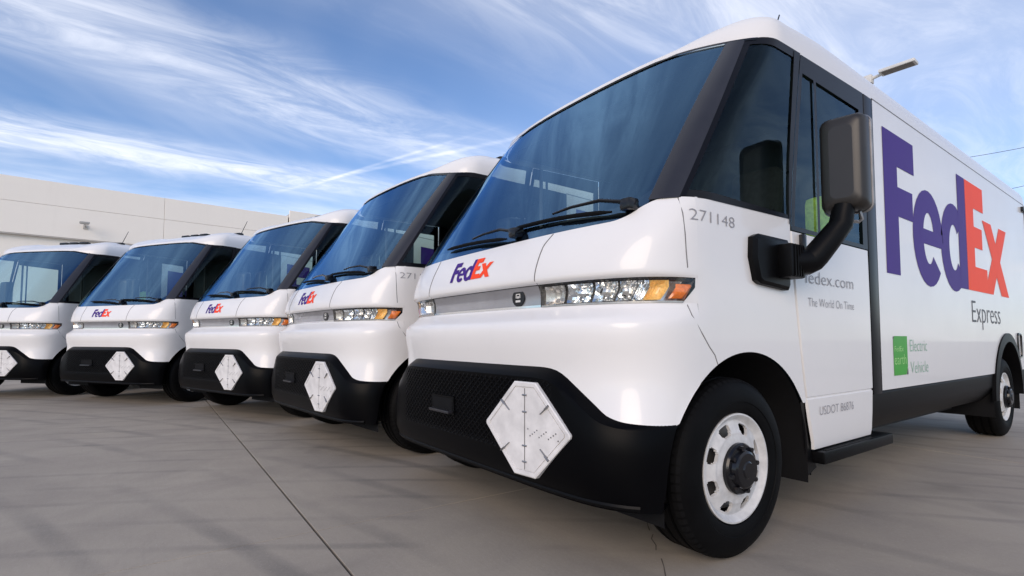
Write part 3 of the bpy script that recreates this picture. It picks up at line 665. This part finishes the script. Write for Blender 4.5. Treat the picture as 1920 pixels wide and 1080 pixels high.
def build_van(number):
    R = thing('delivery_van', '', 'van')
    # ---- white front skins
    m = MB(); wrap(m, lambda x: max(zbump(x), 0) - 0.006, 1.0365, YLAMP, 80, 0, rows=[0, .08, .25, .42, .58, .68, .74, .78, .81, .84, .87, .90, .94, .97, 1.0])
    m.v = [(x, y, max(z, arch(y)) if y > 0.55 else z) for x, y, z in m.v]
    m.build('lower_fascia', 'white_paint', R, angle=50)
    m = MB(); wrap(m, 1.1335, zhood, YLAMP, 80, 0, rows=[0, .02, .04, .07, .11, .18, .28, .40, .55, .72, .86, .95, 1.0]); m.build('hood', 'white_paint', R, angle=50)
    # backing behind the light strip
    m = MB(); wrap(m, 1.028, 1.142, YLAMP, 80, 2, off=-0.045); m.build('lamp_recess', 'dark_cavity', R)
    for s in (1, -1):
        m = MB(); sidepatch(m, YLAMP, lambda z: ydoor(z) - 0.004, lambda y: max(arch(y), 0.601) if y < 1.53 else 0.601, lambda y: 1.452 + 0.02 * (y - 0.72), 26, 16, s); m.build('cab_side', 'white_paint', R, angle=50)
        # glasshouse: pillar, quarter light, posts
        m = MB(); g = []
        for k in range(15):
            r_ = []
            for j in range(7):
                z = 2.0
                for _ in range(5):
                    ta = t_at_x(xws(z) - 0.004, z); tb = t_at_y(ypil(z), z); px_, py_ = plan(ta + (tb - ta) * j / 6, z, 0.0025 + 0.004 * math.sin(PI * j / 6)); z = 1.446 + (zfront(px_) - 0.004 - 1.446) * k / 14
                r_.append((px_, py_, z))
            g.append(r_)
        m.grid(g); (m if s > 0 else m.mirror()).build('a_pillar', 'pillar_black', R, angle=50)
        m = MB(); sidepatch(m, ypil, lambda z: _yq(z), 1.474, lambda y: ztop(y) - 0.012, 10, 8, s, -0.003); m.build('quarter_window', 'side_glass', R)
        m = MB(); sidepatch(m, lambda z: ypil(z) - 0.002, lambda z: _yq(z) + 0.01, lambda y: 1.449 + 0.02 * (y - 0.72), 1.482, 10, 1, s, 0.002)
        sidepatch(m, lambda z: ypil(z) - 0.002, lambda z: ydoor(z), lambda y: ztop(y) - 0.035, lambda y: ztop(y) + 0.006, 14, 1, s, 0.002)
        sidepatch(m, lambda z: ypil(z) - 0.004, lambda z: ypil(z) + 0.018, 1.455, 2.29, 1, 10, s, 0.001)
        m.build('window_gasket', 'frame_black', R)
        m = MB(); sidepatch(m, lambda z: _yq(z), lambda z: ydoor(z) - 0.006, 1.44, lambda y: ztop(y), 3, 6, s, 0.004); m.build('door_post', 'frame_black', R)
        # sliding door
        dr = MB(); g = []
        for z, dx in ((0.365, -0.014), (0.40, -0.008), (0.50, -0.002), (0.612, 0.002), (0.617, -0.003), (0.622, -0.003), (0.627, 0.003), (0.85, 0.004), (1.1, 0.004), (1.3, 0.003), (1.408, 0.002), (1.414, -0.01)):
            a, b = ydoor(z) + 0.004, 2.366; g.append([(W + dx - (0.012 if j in (0, 8) else 0), lin(a, b, (0, .006, .15, .3, .5, .7, .85, .994, 1)[j]), z) for j in range(9)])
        dr.grid(g); dr = dr if s > 0 else dr.mirror(); door = dr.build('door', 'white_paint', R, angle=40)
        m = MB(); sidepatch(m, lambda z: ydoor(z) + 0.01, 2.36, 1.41, lambda y: ztop(y) - 0.02, 10, 6, s, -0.006); m.build('door_glass', 'side_glass', door)
        m = MB()
        for (a, b, lo, hi) in ((lambda z: ydoor(z) + 0.003, lambda z: ydoor(z) + 0.035, 1.414, ztop), (2.300, 2.366, 1.414, ztop), (lambda z: ydoor(z) + 0.035, 2.30, 2.22, ztop), (lambda z: ydoor(z) + 0.035, 2.30, 1.414, 1.436), (1.735, 1.762, 1.436, 2.22)):
            sidepatch(m, a, b, lo, hi, 4, 6, s, 0.003)
        m.build('window_frame', 'frame_black', door)
        m = MB(); m.box((W + 0.012, 1.545, 1.36), (0.03, 0.03, 0.085), 0.009); (m if s > 0 else m.mirror()).build('handle', 'gloss_black', door)
        # black post between cab and box, box side
        m = MB(); m.box((W - 0.020, 2.437, 1.462), (0.05, 0.130, 1.75), 0.006); (m if s > 0 else m.mirror()).build('centre_post', 'frame_black', R)
        m = MB(); ra = lambda y: 0.37 + 0.575 * math.sqrt(1 - ((y - YW2) / 0.54) ** 2) if abs(y - YW2) < 0.54 else 0.0
        cols = [2.504, 3.2, 3.9, 4.6, 5.0] + [YW2 - 0.54 + 1.08 * k / 22 for k in range(23)] + [6.2, 6.4, 6.64]
        g = [[(W + 0.004, y, lin(max(0.605, ra(y)), 2.338, v)) for y in cols] for v in (0, .1, .3, .5, .7, .9, 1)]
        g.append([(W - 0.02, y, 2.340) for y in cols]); g.insert(0, [(W - 0.02, y, max(0.602, ra(y))) for y in cols]); m.grid(g)
        bs = (m if s > 0 else m.mirror()).build('cargo_side', 'white_paint', R, angle=40)
        m = MB(); cy_, n = YW2, 28; o_ = []; i_ = []; w_ = []
        for k in range(n + 1):
            a = PI * (1 - k / n); 
            o_.append((W + 0.016, cy_ + 0.558 * math.cos(a), 0.37 + 0.594 * math.sin(a))); i_.append((W + 0.022, cy_ + 0.485 * math.cos(a), 0.37 + 0.515 * math.sin(a))); w_.append((W - 0.10, cy_ + 0.47 * math.cos(a), 0.37 + 0.50 * math.sin(a)))
        m.grid([[(W - 0.01, p[1], p[2]) for p in o_], o_, i_, w_]); (m if s > 0 else m.mirror()).build('wheel_flare', 'black_plastic', R, angle=30)
        # rear corner post + lamp
        m = MB(); m.box((W - 0.03, 6.672, 1.46), (0.08, 0.056, 1.75), 0.008); (m if s > 0 else m.mirror()).build('rear_post', 'gloss_black', R)
        m = MB(); m.box((W + 0.014, 6.56, 2.28), (0.03, 0.13, 0.05), 0.008); (m if s > 0 else m.mirror()).build('marker_lamp', 'gloss_black', R)
        # sills
        m = MB(); g = []
        for x_, z_ in ((W - 0.012, 0.603), (W - 0.004, 0.59), (W - 0.004, 0.50), (W - 0.03, 0.44), (W - 0.09, 0.37), (W - 0.2, 0.355)): g.append([(x_, y, z_) for y in (2.372, 3.4, 4.3, 5.10)])
        m.grid(g)
        for yy in (2.372, 5.10): m.add([(x_, yy, z_) for x_, z_ in ((W - 0.012, 0.603), (W - 0.004, 0.59), (W - 0.004, 0.50), (W - 0.03, 0.44), (W - 0.09, 0.37), (W - 0.2, 0.355), (W - 0.2, 0.6))], [tuple(range(7))])
        (m if s > 0 else m.mirror()).build('sill', 'black_plastic', R, angle=30)
        m = MB(); m.box((W - 0.06, 6.39, 0.50), (0.11, 0.52, 0.205), 0.015); (m if s > 0 else m.mirror()).build('rear_sill', 'black_plastic', R)
        m = MB(); m.box((W - 0.05, 2.13, 0.325), (0.15, 0.90, 0.06), 0.010)
        for k in range(6): m.box((W - 0.045 + 0.011 * k, 2.12, 0.3565), (0.005, 0.78, 0.004))
        m.box((W - 0.10, 2.10, 0.36), (0.06, 0.78, 0.13), 0.01)
        (m if s > 0 else m.mirror()).build('step', 'black_plastic', R)
        # wheel wells
        n = 24
        for (cy_, a_, b_) in ((1.06, 0.527, 0.473), (YW2, 0.50, 0.53)):
            rows = []; m = MB()
            for x_ in (W - 0.012, W - 0.05, 0.55): rows.append([(x_ if x_ < 0.9 else min(x_, X(cy_ + a_ * math.cos(PI * (1 - k / n)), 0.6) - 0.012), cy_ + a_ * math.cos(PI * (1 - k / n)), 0.37 + b_ * math.sin(PI * (1 - k / n))) for k in range(n + 1)])
            rows = [[(r[0][0], r[0][1], 0.22)] + r + [(r[-1][0], r[-1][1], 0.22)] for r in rows]
            m.grid(rows); m.add(rows[-1], [tuple(range(len(rows[-1])))])
            (m if s > 0 else m.mirror()).build('wheel_well', 'dark_cavity', R)
        m = MB(); m.add([(W - 0.012, 1.53, 0.605), (W - 0.012, 1.57, 0.605), (W - 0.02, 1.60, 0.50), (W - 0.03, 1.66, 0.36), (W - 0.03, 1.72, 0.27), (W - 0.03, 1.62, 0.24), (W - 0.02, 1.58, 0.37), (W - 0.014, 1.556, 0.50)], [(0, 1, 2, 7), (7, 2, 3, 6), (6, 3, 4, 5)])
        m.add([(0.5, 1.60, 0.60), (W - 0.02, 1.60, 0.60), (W - 0.03, 1.66, 0.24), (0.5, 1.66, 0.24)], [(0, 1, 2, 3)])
        (m if s > 0 else m.mirror()).build('mud_guard', 'black_plastic', R)
    # ---- windscreen
    m = MB(); wrap(m, lambda x: zhood(x) - 0.006, lambda x: zfront(x) - 0.004, None, 40, 16, xmax=xws, off=-0.004); m.build('windshield', 'windshield_glass', R)
    m = MB(); wrap(m, lambda x: zhood(x) - 0.004, lambda x: zhood(x) + 0.060 + 0.03 * (abs(x) / 0.95) ** 6, None, 40, 3, xmax=lambda z: xws(z) - 0.004, off=-0.010)
    wrap(m, lambda x: zfront(x) - 0.03, lambda x: zfront(x) - 0.006, None, 40, 1, xmax=lambda z: xws(z) - 0.004, off=-0.010)
    for q0, q1 in ((-1, -0.975), (0.975, 1)): wrap(m, lambda x: zhood(x) + 0.02, 2.32, None, 2, 12, xmax=xws, off=-0.009, s0=q0, s1=q1)
    m.build('windshield_border', 'gloss_black', R)
    m = MB(); wrap(m, lambda x: zfront(x) - 0.010, lambda x: zfront(x) + 0.005, None, 60, 1, xmax=1.01, off=0.003); m.build('header_gasket', 'gloss_black', R)
    # ---- roof shell
    lev = [(0.0, 0.0, 0.0), (0.001, 0.002, 0.030), (0.008, 0.014, 0.075), (0.030, 0.048, 0.118), (0.068, 0.11, 0.158), (0.13, 0.22, 0.190), (0.24, 0.40, 0.213), (0.45, 0.75, 0.235), (0.75, 1.15, 0.250), (1.0, 1.5, 0.254)]
    ysd = [1.46, 1.55, 1.7, 1.9, 2.1, 2.3, 2.5, 2.9, 3.4, 4.2, 5.2, 6.0, 6.5, YREAR]; rings = []
    nr_ = 2.4
    FZ = [0, .012, .03, .05, .08, .125, .19, .26, .295, .305]; SZ = [0, .036, .09, .142, .19, .228, .256, .282, .30, .305]
    for i_, (dx, dy, dz) in enumerate(lev):
        w_ = W - dx; yf_ = 1.120 + dy; D_ = 0.31; r = []
        q_ = min(1.0, dz / 0.10)
        def sidez(y): return lin(ztop(y), 2.342, q_) + lin(FZ[i_], SZ[i_], lin(0.62, 1.0, sstep(1.40, 2.0, y)))
        for y in reversed(ysd): yy = max(y, yf_ + D_ + 0.02); r.append((-w_, yy, sidez(yy)))
        for k in range(49):
            t = -PI / 2 + PI * k / 48; s_, c_ = math.sin(t), max(math.cos(t), 0); e = 2 / nr_
            x_ = w_ * math.copysign(abs(s_) ** e, s_); y_ = yf_ + D_ * (1 - c_ ** e); h_ = sstep(0.5, 1.0, abs(x_) / w_)
            zc = zfront(x_ / w_ * W) * (1 - q_) + 2.350 * q_ + FZ[i_]
            r.append((x_, y_, lin(zc, sidez(yf_ + D_), h_)))
        for y in ysd: yy = max(y, yf_ + D_ + 0.02); r.append((w_, yy, sidez(yy)))
        rings.append(r)
    m = MB(); m.grid(rings); nr = len(rings[0]); b0 = (len(rings) - 1) * nr
    for k in range(nr // 2): m.f.append((b0 + k, b0 + k + 1, b0 + nr - 2 - k, b0 + nr - 1 - k)) if k + 1 <= nr - 2 - k else None
    roof = m.build('roof', 'white_paint', R, angle=50)
    for s in (1, -1):
        m = MB(); m.add([(s * (W + 0.0045), 2.5, 2.336), (s * (W + 0.0045), 6.64, 2.336), (s * (W + 0.0045), 6.64, 2.3435), (s * (W + 0.0045), 2.5, 2.3435), (s * (W - 0.03), 2.5, 2.3437), (s * (W - 0.03), 6.64, 2.3437)], [(0, 1, 2, 3), (3, 2, 5, 4)]); m.build('roof_seam', 'seam', roof, smooth=False)
    m = MB(); m.add([r[0] for r in rings] + [r[-1] for r in reversed(rings)] + [(W, YREAR, 0.55), (-W, YREAR, 0.55)], [tuple(range(2 * len(rings) + 2))]); m.build('rear_panel', 'white_paint', R, smooth=False)
    for i, x_ in enumerate((-0.80, -0.21, 0.0, 0.21, 0.80)):
        m = MB(); y_ = 1.72 + (0.12 if abs(x_) > 0.5 else 0); m.box((x_, y_, 2.592 if abs(x_) < 0.5 else 2.585), (0.155, 0.09, 0.05), 0.018); m.build('clearance_lamp', 'gloss_black', R)
    m = MB(); m.tube([(0.72, 1.95, 2.56), (0.72, 1.95, 2.60)], [0.03, 0.018], 10); m.tube([(0.72, 1.95, 2.59), (0.735, 2.07, 2.86)], [0.006, 0.004], 6); m.build('antenna', 'gloss_black', R)
    # ---- bumper
    m = MB(); grid = []; nc = 84; prv = [0, .015, .05, .12, .25, .45, .65, .80, .88, .915, .94, .965, 1.0]
    for v in prv:
        r = []
        for j in range(nc + 1):
            s = -1 + 2 * j / nc; x = 0; z = .5
            for _ in range(7):
                zb = zbump(x); z = 0.282 + (zb - 0.282) * v; te = t_at_y(arch_front(z) - 0.002, z); x, y = plan(s * te, z)
            ax = abs(x); q = 1 - sstep(0.80, 1.04, ax) * 0.86
            top = min(1.0, (zb + 0.002 - z) / (0.040 - 0.02 * sstep(.6, .9, ax))); bot = sstep(0.282, 0.36, z) * 0.035
            d_ = (0.012 + bot) * top * q
            r.append((x * (1 + 0.002 * q), y - d_ + (0.003 if v == 1 else 0), z))
        grid.append(r)
    grid.insert(0, [(x * 0.93, y + 0.14, 0.275) for x, y, z in grid[0]])
    m.grid(grid); bump = m.build('front_bumper', 'bumper_lattice', R, angle=28)
    m = MB(); pts = [grid[1][j] for j in range(8, nc - 7, 4)]; m.tube([(p[0], p[1] - 0.002, p[2] + 0.018) for p in pts], 0.012, 8); m.build('lip', 'black_plastic', bump)
    # tow opening
    def bp(x, z): return Y(x, z) - 0.047
    m = MB(); x0, x1, z0, z1 = -0.285, -0.055, 0.518, 0.608
    fr = []
    for (a, b) in ((x0, z0), (x1, z0), (x1, z1), (x0, z1)): fr.append((a, bp(a, b) - 0.006, b))
    inn = [(lin((x0 + x1) / 2, p[0], .86), p[1] + 0.001, lin((z0 + z1) / 2, p[2], .76)) for p in fr]; bk = [(p[0], p[1] + 0.06, p[2] + 0.004) for p in inn]; outk = [(p[0], p[1] + 0.03, p[2]) for p in fr]
    m.add(outk + fr + inn + bk, [(a + k, a + (k + 1) % 4, a + 4 + (k + 1) % 4, a + 4 + k) for a in (0, 4, 8) for k in range(4)] + [(12, 13, 14, 15)])
    tw = m.build('tow_opening', 'black_plastic', bump, smooth=False)
    m = MB(); m.add([(p[0], p[1] - 0.0012, p[2]) for p in inn], [(0, 1, 2, 3)]); m.build('tow_cavity', 'dark_cavity', tw, smooth=False)
    m = MB(); m.box((-0.17, bp(-0.17, .52) - 0.016, 0.530), (0.205, 0.036, 0.014), 0.004); m.build('tow_lip', 'pillar_black', tw)
    # ---- light bar and headlamps
    m = MB(); wrap(m, 1.0385, 1.131, None, 36, 4, xmax=0.485, off=-0.004); bar = m.build('light_bar', 'bar_silver', R)
    for x_ in (0.4875, -0.4875):
        m = MB(); m.grid([[(x_ + d, Y(x_, z) + 0.001, z) for d in (-0.0045, 0.0045)] for z in (1.034, 1.06, 1.10, 1.135)]); m.build('divider', 'gloss_black', bar)
    m = MB(); wrap(m, 1.0365, 1.0465, None, 36, 1, xmax=0.485, off=0.001); m.build('chrome_edge', 'chrome', bar)
    e0 = (0.335, 1.087); n = 28; m = MB()
    pts = [(e0[0] + 0.044 * math.cos(2 * PI * k / n), e0[1] + 0.040 * math.sin(2 * PI * k / n)) for k in range(n)]
    m.add([(x, Y(x, 1.087) - 0.002, z) for x, z in pts] + [(x, Y(x, 1.087) + 0.02, z) for x, z in pts], [tuple(range(n))] + [(k, (k + 1) % n, n + (k + 1) % n, n + k) for k in range(n)])
    em = m.build('emblem', 'gloss_black', bar, smooth=False)
    m = MB()
    for (dx, dz, w_, h_) in ((0, 0.016, 0.030, 0.004), (-0.013, 0.006, 0.004, 0.016), (0.013, 0.006, 0.004, 0.016), (0, 0.002, 0.010, 0.010), (0, -0.016, 0.034, 0.009)): m.box((e0[0] + dx, Y(e0[0] + dx, 1.087) - 0.003, e0[1] + dz), (w_, 0.002, h_))
    m.build('emblem_mark', 'white_metal', em, smooth=False)
    lamp(R, 1); lamp(R, -1)
    # ---- seams
    P = lambda x, z: (x, Y(x, z) - 0.0002, z)
    for s in (1, -1):
        pts = [P(s * (0.487 + (0.0 if z < 1.31 else (z - 1.31) * 0.45)), z) for z in np.linspace(1.136, 1.361, 16)]; strip_line(pts, 0.005, (0, 1, 0.1)).build('panel_seam', 'seam', R, smooth=False)
        sd = [(0.655, 1.448), (0.652, 1.38), (0.652, 1.30), (0.655, 1.23), (0.66, 1.17)]; pts = [(s * (X(y, z) + 0.0002), y, z) for y, z in sd]; strip_line(pts, 0.0045, (1, -0.4, 0)).build('panel_seam', 'seam', R, smooth=False)
        sd = [(0.665, 1.03), (0.674, 0.991), (0.73, 0.92), (0.775, 0.87), (0.81, 0.838), (0.83, 0.80)]; pts = [(s * (X(y, z) + 0.0002), y, z) for y, z in sd]; strip_line(pts, 0.0045, (1, -0.25, 0)).build('panel_seam', 'seam', R, smooth=False)
    # ---- placard holder
    ctr = Vector((0.528, 0.283, 0.533)); ax = Vector((0.515, 0.052, 0)).normalized(); up = Vector((0, 0, 1)); nrm = ax.cross(up).normalized() ; nrm = nrm if nrm.y < 0 else -nrm
    hw, hh = 0.246, 0.190
    def PP(u, v, o): p = ctr + ax * (u * hw) + up * (v * hh) + nrm * o; return tuple(p)
    out = [(-0.25, 1), (0.25, 1), (0.955, 0.085), (0.99, 0.045), (1.0, 0), (0.99, -0.045), (0.955, -0.085), (0.25, -1), (-0.25, -1), (-0.955, -0.085), (-0.99, -0.045), (-1.0, 0), (-0.99, 0.045), (-0.955, 0.085)]
    m = MB(); n = len(out)
    m.add([PP(u, v, -0.02) for u, v in out] + [PP(u, v, 0.008) for u, v in out] + [PP(u * .975, v * .975, 0.011) for u, v in out] + [PP(u * .90, v * .90, 0.0105) for u, v in out] + [PP(u * .885, v * .885, 0.0045) for u, v in out],
          [(a + k, a + (k + 1) % n, a + n + (k + 1) % n, a + n + k) for a in (0, n, 2 * n, 3 * n) for k in range(n)] + [tuple(range(4 * n, 5 * n)), tuple(range(n - 1, -1, -1))])
    pl = m.build('placard_holder', 'placard', R, smooth=False, label='white diamond shaped metal placard holder on the bumper')
    for (lo, hi) in ((-1, -0.012), (0.012, 1)):
        pts = [(u * .875, v * .875) for u, v in out if lo <= u <= hi]
        e = (0.012 if lo > 0 else -0.012) ; tb = [(e, 0.872), (e, -0.872)]
        pts = ([tb[0]] + pts + [tb[1]]) if lo > 0 else (pts[0:0] + [tb[1]] + [p for p in pts if p[1] < 0] + [p for p in pts if p[1] >= 0] + [tb[0]])
        if lo < 0:
            L_ = [p for p in pts if p not in tb]; L_.sort(key=lambda p: math.atan2(p[1], p[0]) % (2 * PI)); pts = [tb[0]] + L_ + [tb[1]]
        else:
            L_ = [p for p in pts if p not in tb]; L_.sort(key=lambda p: -math.atan2(p[1], p[0])); pts = [tb[0]] + L_ + [tb[1]]
        k = len(pts); m = MB(); m.add([PP(u, v, 0.005) for u, v in pts] + [PP(u, v, 0.0085) for u, v in pts], [tuple(range(k, 2 * k))] + [(i, (i + 1) % k, k + (i + 1) % k, k + i) for i in range(k)]); m.build('flap', 'placard', pl, smooth=False)
    m = MB(); m.tube([PP(0, 0.86, 0.006), PP(0, -0.86, 0.006)], 0.003, 6); m.build('hinge_rod', 'seam', pl)
    for v in (0.72, 0.36, -0.36, -0.70):
        m = MB(); m.tube([PP(-0.05, v, 0.0095), PP(0.05, v, 0.0095)], 0.0038, 6); m.build('hinge_knuckle', 'steel', pl)
    for su in (-1, 1):
        for sv in (-1, 1):
            a = Vector(PP(su * 0.56, sv * 0.56, 0.010)); b = Vector(PP(su * 0.37, sv * 0.36, 0.012)); m = MB()
            m.tube([a, a.lerp(b, .4), a.lerp(b, .45), b], [0.0115, 0.0105, 0.006, 0.0045], 8, flat=0.35); m.build('clip', 'steel', pl)
    for k in range(14):
        u, v = (0.08 + 0.052 * k, -0.02 - 0.09 * ((k * 7) % 4) / 2 + 0.03); q = PP(u, v, 0.0095); m = MB(); m.box(q, (0.005, 0.002, 0.005)); m.build('rivet', 'steel', pl, smooth=False)
    # ---- wheels
    wheel(R, 1.020, YW1, 1, math.radians(-3)); wheel(R, -1.020, YW1, -1, math.radians(-3)); wheel(R, 1.020, YW2, 1); wheel(R, -1.020, YW2, -1)
    # ---- underbody
    m = MB(); m.box((0, 3.4, 0.40), (1.5, 3.6, 0.28), 0.03); m.box((0, 1.05, 0.50), (1.1, 1.3, 0.30), 0.03); m.box((0, 5.9, 0.52), (1.3, 1.4, 0.16), 0.02); m.tube([(-0.9, YW1, 0.37), (0.9, YW1, 0.37)], 0.05, 10); m.tube([(-0.9, YW2, 0.37), (0.9, YW2, 0.37)], 0.06, 10); m.build('chassis', 'chassis', R)
    m = MB(); m.box((0, 3.35, 0.575), (2.02, 3.40, 0.04)); m.box((0, 5.9, 0.66), (1.1, 1.5, 0.04)); m.box((0, 1.0, 0.86), (1.1, 1.1, 0.04)); m.build('floor', 'chassis', R)
    # ---- cab inside
    m = MB(); g = []
    for y_, z_ in ((0.52, 1.32), (0.60, 1.36), (0.75, 1.375), (0.92, 1.365), (1.02, 1.32), (1.06, 1.20), (1.04, 0.9)): g.append([(x_ * (0.90 if y_ < 0.6 else 0.97), y_ + 0.06 * abs(x_) ** 3, z_) for x_ in (-1, -.7, -.4, -.1, .2, .5, .8, 1)])
    m.grid(g); dash = m.build('dashboard', 'interior', R)
    m = MB(); m.box((0.42, 0.93, 1.395), (0.34, 0.05, 0.13), 0.02); m.box((-0.02, 0.98, 1.37), (0.30, 0.03, 0.17), 0.01); m.build('instrument_screen', 'gloss_black', dash)
    m = MB(); c0 = Vector((0.46, 1.16, 1.32)); a1 = Vector((1, 0, 0)); a2 = Vector((0, 0.34, 0.94)); L = [c0 + a1 * 0.20 * math.cos(2 * PI * k / 24) + a2 * 0.20 * math.sin(2 * PI * k / 24) for k in range(25)]
    m.tube(L + [L[1]], 0.017, 8, cap=False); m.tube([c0 - a1 * 0.19, c0 + a1 * 0.19], 0.022, 6); m.tube([c0, c0 + a2 * -0.19], 0.022, 6); m.tube([c0, (0.46, 1.0, 1.24)], 0.04, 8); m.build('steering_wheel', 'interior', R)
    def seat(x_, y_, nm):
        m = MB(); m.box((x_, y_, 0.95), (0.48, 0.5, 0.14), 0.05); o = m.build(nm, 'seat_fabric', R)
        q = Matrix.Rotation(-0.14, 3, 'X').to_quaternion()
        m = MB(); m.box((x_, y_ + 0.27, 1.30), (0.46, 0.12, 0.66), 0.05, q); m.build('backrest', 'seat_fabric', o)
        m = MB(); m.box((x_, y_ + 0.36, 1.82), (0.30, 0.12, 0.30), 0.04, q); m.build('headrest', 'seat_fabric', o)
        m = MB(); m.box((x_, y_, 0.72), (0.3, 0.34, 0.34), 0.02); m.build('pedestal', 'interior', o)
    seat(0.52, 1.80, 'driver_seat')
    m = MB(); m.box((-0.35, 2.47, 1.45), (1.25, 0.03, 1.75), 0.005); m.box((0.83, 2.47, 1.45), (0.36, 0.03, 1.75), 0.005); m.box((0.46, 2.47, 2.17), (0.40, 0.028, 0.3)); m.box((0.46, 2.50, 1.3), (0.42, 0.02, 1.5)); m.build('bulkhead', 'interior', R)
    m = MB(); m.box((0, 1.95, 2.335), (1.96, 1.14, 0.02)); m.add([(-0.9, 1.30, 2.33), (0.9, 1.30, 2.33), (0.95, 1.4, 2.326), (-0.95, 1.4, 2.326)], [(0, 1, 2, 3)]); m.build('headliner', 'interior_light', R)
    m = MB(); m.tube([(-0.62, 2.40, 0.9), (-0.62, 2.40, 2.2)], 0.016, 8); m.tube([(-0.9, 1.56, 0.75), (-0.9, 1.56, 2.25)], 0.014, 8); m.build('grab_rail', 'interior_light', R)
    m = MB(); m.box((0.80, 2.40, 1.62), (0.18, 0.10, 0.34), 0.05); m.build('hanging_vest', 'green_vest', R)
    # ---- mirrors, wipers
    mirror_unit(R, 1); mirror_unit(R, -1)
    wiper(R, 0.865, 1.418, 0.16, 1.440); wiper(R, 0.235, 1.400, -0.50, 1.430)
    # ---- lettering
    s_ = 0.905; mp = lambda u, v, k: (W + 0.0058 + k * 0.0002, 2.640 + u * s_ * 1.0, 1.304 + v * s_)
    letters(LET_P, mp).build('logo_lettering', 'purple', R, smooth=False, label='purple letters Fed on the cargo side'); letters(LET_O, mp).build('logo_lettering', 'orange', R, smooth=False, label='orange letters Ex on the cargo side')
    hs = 0.110; hz = 1.203; mp = lambda u, v, k: (-0.240 + u * hs * 1.0, Y(-0.240 + u * hs, hz + v * hs) - 0.0022 - k * 0.0002, hz + v * hs)
    def fine(ps):
        o = []
        for q in ps:
            (a, b, c, d) = [Vector(p) for p in q]
            for i in range(3):
                t0, t1 = i / 3, (i + 1) / 3; o.append([tuple(a.lerp(d, t0)), tuple(b.lerp(c, t0)), tuple(b.lerp(c, t1)), tuple(a.lerp(d, t1))])
        return o
    letters(fine(LET_P), mp).build('hood_lettering', 'purple', R, smooth=False, label='small purple letters Fed on the hood'); letters(fine(LET_O), mp).build('hood_lettering', 'orange', R, smooth=False, label='small orange letters Ex on the hood')
    sidef = lambda y0, z0, x_=W + 0.0062: (lambda u, v: (x_, y0 + u, z0 + v))
    text_obj('lettering', 'Express', 'text_dark', R, sidef(4.46, 0.985), 0, width=0.93, height=0.235)
    text_obj('lettering', 'Electric', 'green_grey', R, sidef(2.985, 0.825), 0, width=0.33, height=0.075)
    text_obj('lettering', 'Vehicle', 'green_grey', R, sidef(2.985, 0.685), 0, width=0.34, height=0.075)
    text_obj('lettering', 'fedex.com', 'text_grey', R, sidef(1.575, 1.172, W + 0.0065), 0, width=0.56, height=0.062)
    text_obj('lettering', 'The World On Time', 'text_grey', R, sidef(1.600, 1.060, W + 0.0065), 0, width=0.535, height=0.042)
    text_obj('lettering', 'USDOT 86876', 'text_grey', R, sidef(1.695, 0.530, W + 0.0035), 0, width=0.40, height=0.042)
    m = MB(); m.add([(W + 0.0058, y, z) for y, z in ((2.715, 0.922), (2.935, 0.922), (2.935, 0.735), (2.905, 0.682), (2.695, 0.682), (2.695, 0.895))], [(0, 1, 2, 3, 4, 5)]); gs = m.build('green_badge', 'green', R, smooth=False)
    text_obj('lettering', 'FedEx', 'green_light', gs, sidef(2.715, 0.828), 0, width=0.15, height=0.032); text_obj('lettering', 'earth', 'green_light', gs, sidef(2.708, 0.748), 0, width=0.20, height=0.062)
    m = MB(); m.add([(W + 0.0058, y, z) for y, z in ((2.693, 0.918), (2.712, 0.921), (2.693, 0.899))], [(0, 1, 2)]); m.add([(W + 0.0058, y, z) for y, z in ((2.938, 0.728), (2.938, 0.682), (2.912, 0.682))], [(0, 1, 2)]); m.build('badge_corner', 'text_dark', gs, smooth=False)
    num = text_obj('fleet_number', number, 'text_grey', R, lambda u, v: (X(0.678 + u, 1.36 + v) + 0.0022, 0.678 + u, 1.358 + v + 0.0 * u), 0, width=0.292, height=0.044)
    # charge port door outline
    L = []
    for cy_, cz_, a0 in ((6.135, 0.925, 0), (6.065, 0.925, 90), (6.065, 0.765, 180), (6.135, 0.765, 270)):
        for k in range(5): a = math.radians(a0 + 22.5 * k); L.append((W + 0.008, cy_ + 0.036 * math.cos(a), cz_ + 0.036 * math.sin(a)))
    m = MB(); m.tube(L + [L[0], L[1]], 0.011, 6, cap=False); m.build('charge_port', 'gloss_black', R)
    return R, num

def copy_tree(o, parent=None, skip=()):
    if o in skip: return None
    c = o.copy(); C.objects.link(c); c.parent = parent
    for ch in list(o.children): copy_tree(ch, c, skip)
    return c

van, num = build_van('271148')
van['label'] = 'nearest white delivery van at the right, numbered 271148, its side in full view'; van['group'] = 'white delivery vans parked in a row'
POSES = [(-2.372, -0.175, 0.078, 'second white delivery van from the right, partly behind the nearest van'),
         (-4.555, -0.602, 0.312, 'middle one of the five white delivery vans in the row'),
         (-6.712, -1.680, 0.575, 'second white delivery van from the left, facing almost head-on'),
         (-8.530, -3.153, 0.770, 'leftmost white delivery van, cut off by the left edge of the photo')]
for i, (x, y, a, lab) in enumerate(POSES):
    c = copy_tree(van, None, (num,)); c.location = (x, y, 0); c.rotation_euler = (0, 0, a); c['label'] = lab
    for ch in c.children:      # each driver left the front wheels a little differently
        if ch.name.startswith('wheel') and 'well' not in ch.name and 'flare' not in ch.name and abs(ch.location.y - YW1) < 0.1: ch.rotation_euler.z += math.radians((4, -2, 5, -1)[i])
    if i == 0:
        n2 = text_obj('fleet_number', '27114', 'text_grey', c, lambda u, v: (X(0.678 + u, 1.36 + v) + 0.0022, 0.678 + u, 1.358 + v), 0, width=0.243, height=0.044)
